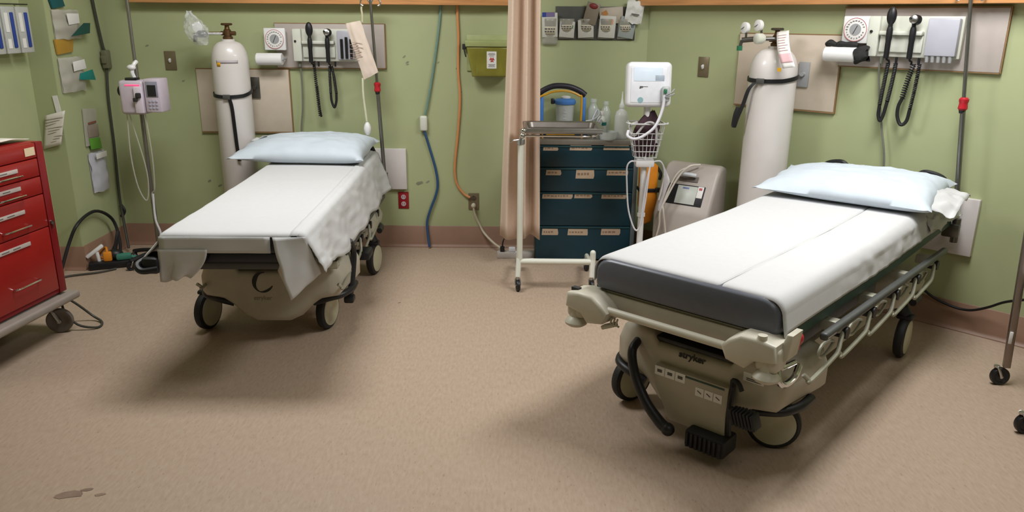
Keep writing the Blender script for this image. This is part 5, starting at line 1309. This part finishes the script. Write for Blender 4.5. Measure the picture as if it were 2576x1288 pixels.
mb.grid(wf(1), 10, 12); mb.grid(wf(-1), 10, 12); mb.build('wrapper', mat('packet_bright', '#d5d5cf', .45), o, ang=30)
q = MB(); q.box((.01, -.035, .055), (.05, .0014, .008)); q.build('printed_block', INK, o)
o = thing('sterile_packet', 'brownish clear packet with a dark red tip at the top of the organizer', 'medical packet', (.475, YB - .045, 1.50), 0, 'packets in the wall organizer'); o.rotation_euler = (R(3), R(14), 0)
mb = MB(); mb.box((0, 0, .06), (.085, .012, .13), None, .004); mb.build('wrapper', mat('brown_film', '#8d8272', .4, alpha=.85), o)
q = MB(); q.sph((.0, -.004, .105), .022, (1.3, .5, .8)); q.build('red_tip', mat('dull_red', '#7d2a28', .5), o)
o = thing('sterile_packet', 'thin packet with an orange print leaning behind the fourth pocket', 'medical packet', (.60, YB - .02, 1.50), 0, 'packets in the wall organizer'); o.rotation_euler = (0, R(-4), 0)
mb = MB(); mb.box((.02, 0, .045), (.15, .008, .10), None, .002); mb.build('wrapper', mat('packet_buff', '#b9ad9c', .5), o)
q = MB(); q.box((-.02, -.0048, .06), (.035, .0014, .03), Matrix.Rotation(R(-25), 4, 'Y')); q.build('printed_block', mat('orange_print', '#b5793a', .5), o)

# ------------------------------------------------------------------ right edge: floor cable and steel rolling stand
mb = MB(); P = [(-1.30, -.10, .30), (-1.22, -.06, .22), (-1.14, -.03, .155), (-1.04, -.022, .125), (-.96, -.03, .13), (-.88, -.06, .175), (-.80, -.12, .24), (-.70, -.2, .30)]
mb.tube([(Vector(WR(s, -y, z))) for s, y, z in P], .0065)
tag(mb.build('floor_cable', BLACK, None), 'thin black cable sagging along the base of the angled wall at right', 'cable')
rs = thing('rolling_stand', 'steel rolling stand with square legs cut by the right picture edge', 'stand', (2.162, 3.10, 0), R(-20))
LEG = mat('brushed_leg', '#8c8077', .35, .7)
for (x, y) in ((0, 0), (.46, 0), (0, -.45), (.46, -.45)):
    mb = MB(); mb.box((x - (.016 if x < .1 else 0), y, .5025), (.028, .028, .837), Matrix.Rotation(R(-2.2 if x < .1 else 0), 4, 'Y'), .003); mb.build('leg', LEG, rs)
    caster(rs, x - .018, y + .0, .040, BLACK, 1.9, .024, .09)
mb = MB(); mb.box2((-.03, -.48, .92), (.49, .03, .945), .006); mb.build('top_shelf', STEEL, rs)
mb = MB(); mb.box2((.0, -.45, .50), (.46, .0, .515), .004); mb.build('lower_shelf', WHITEP, rs)
mb = MB(); mb.box2((-.018, -.022, .20), (-.004, -.014, .255), .003); mb.build('white_clip', WHITEP, rs)
mb = MB(); mb.tube([(.03, -.03, .5), (.015, -.045, .45), (.02, -.06, .38), (.06, -.08, .33), (.14, -.1, .32)], .009); mb.build('black_lead', BLACK, rs)
mb = MB(); mb.tube([(.05 + .05 * math.cos(a), -.05, .80 + .06 * math.sin(a)) for a in [2 * math.pi * k / 16 for k in range(16)]], .0035, 6, 2, True); mb.build('green_tubing', GREENDK, rs)
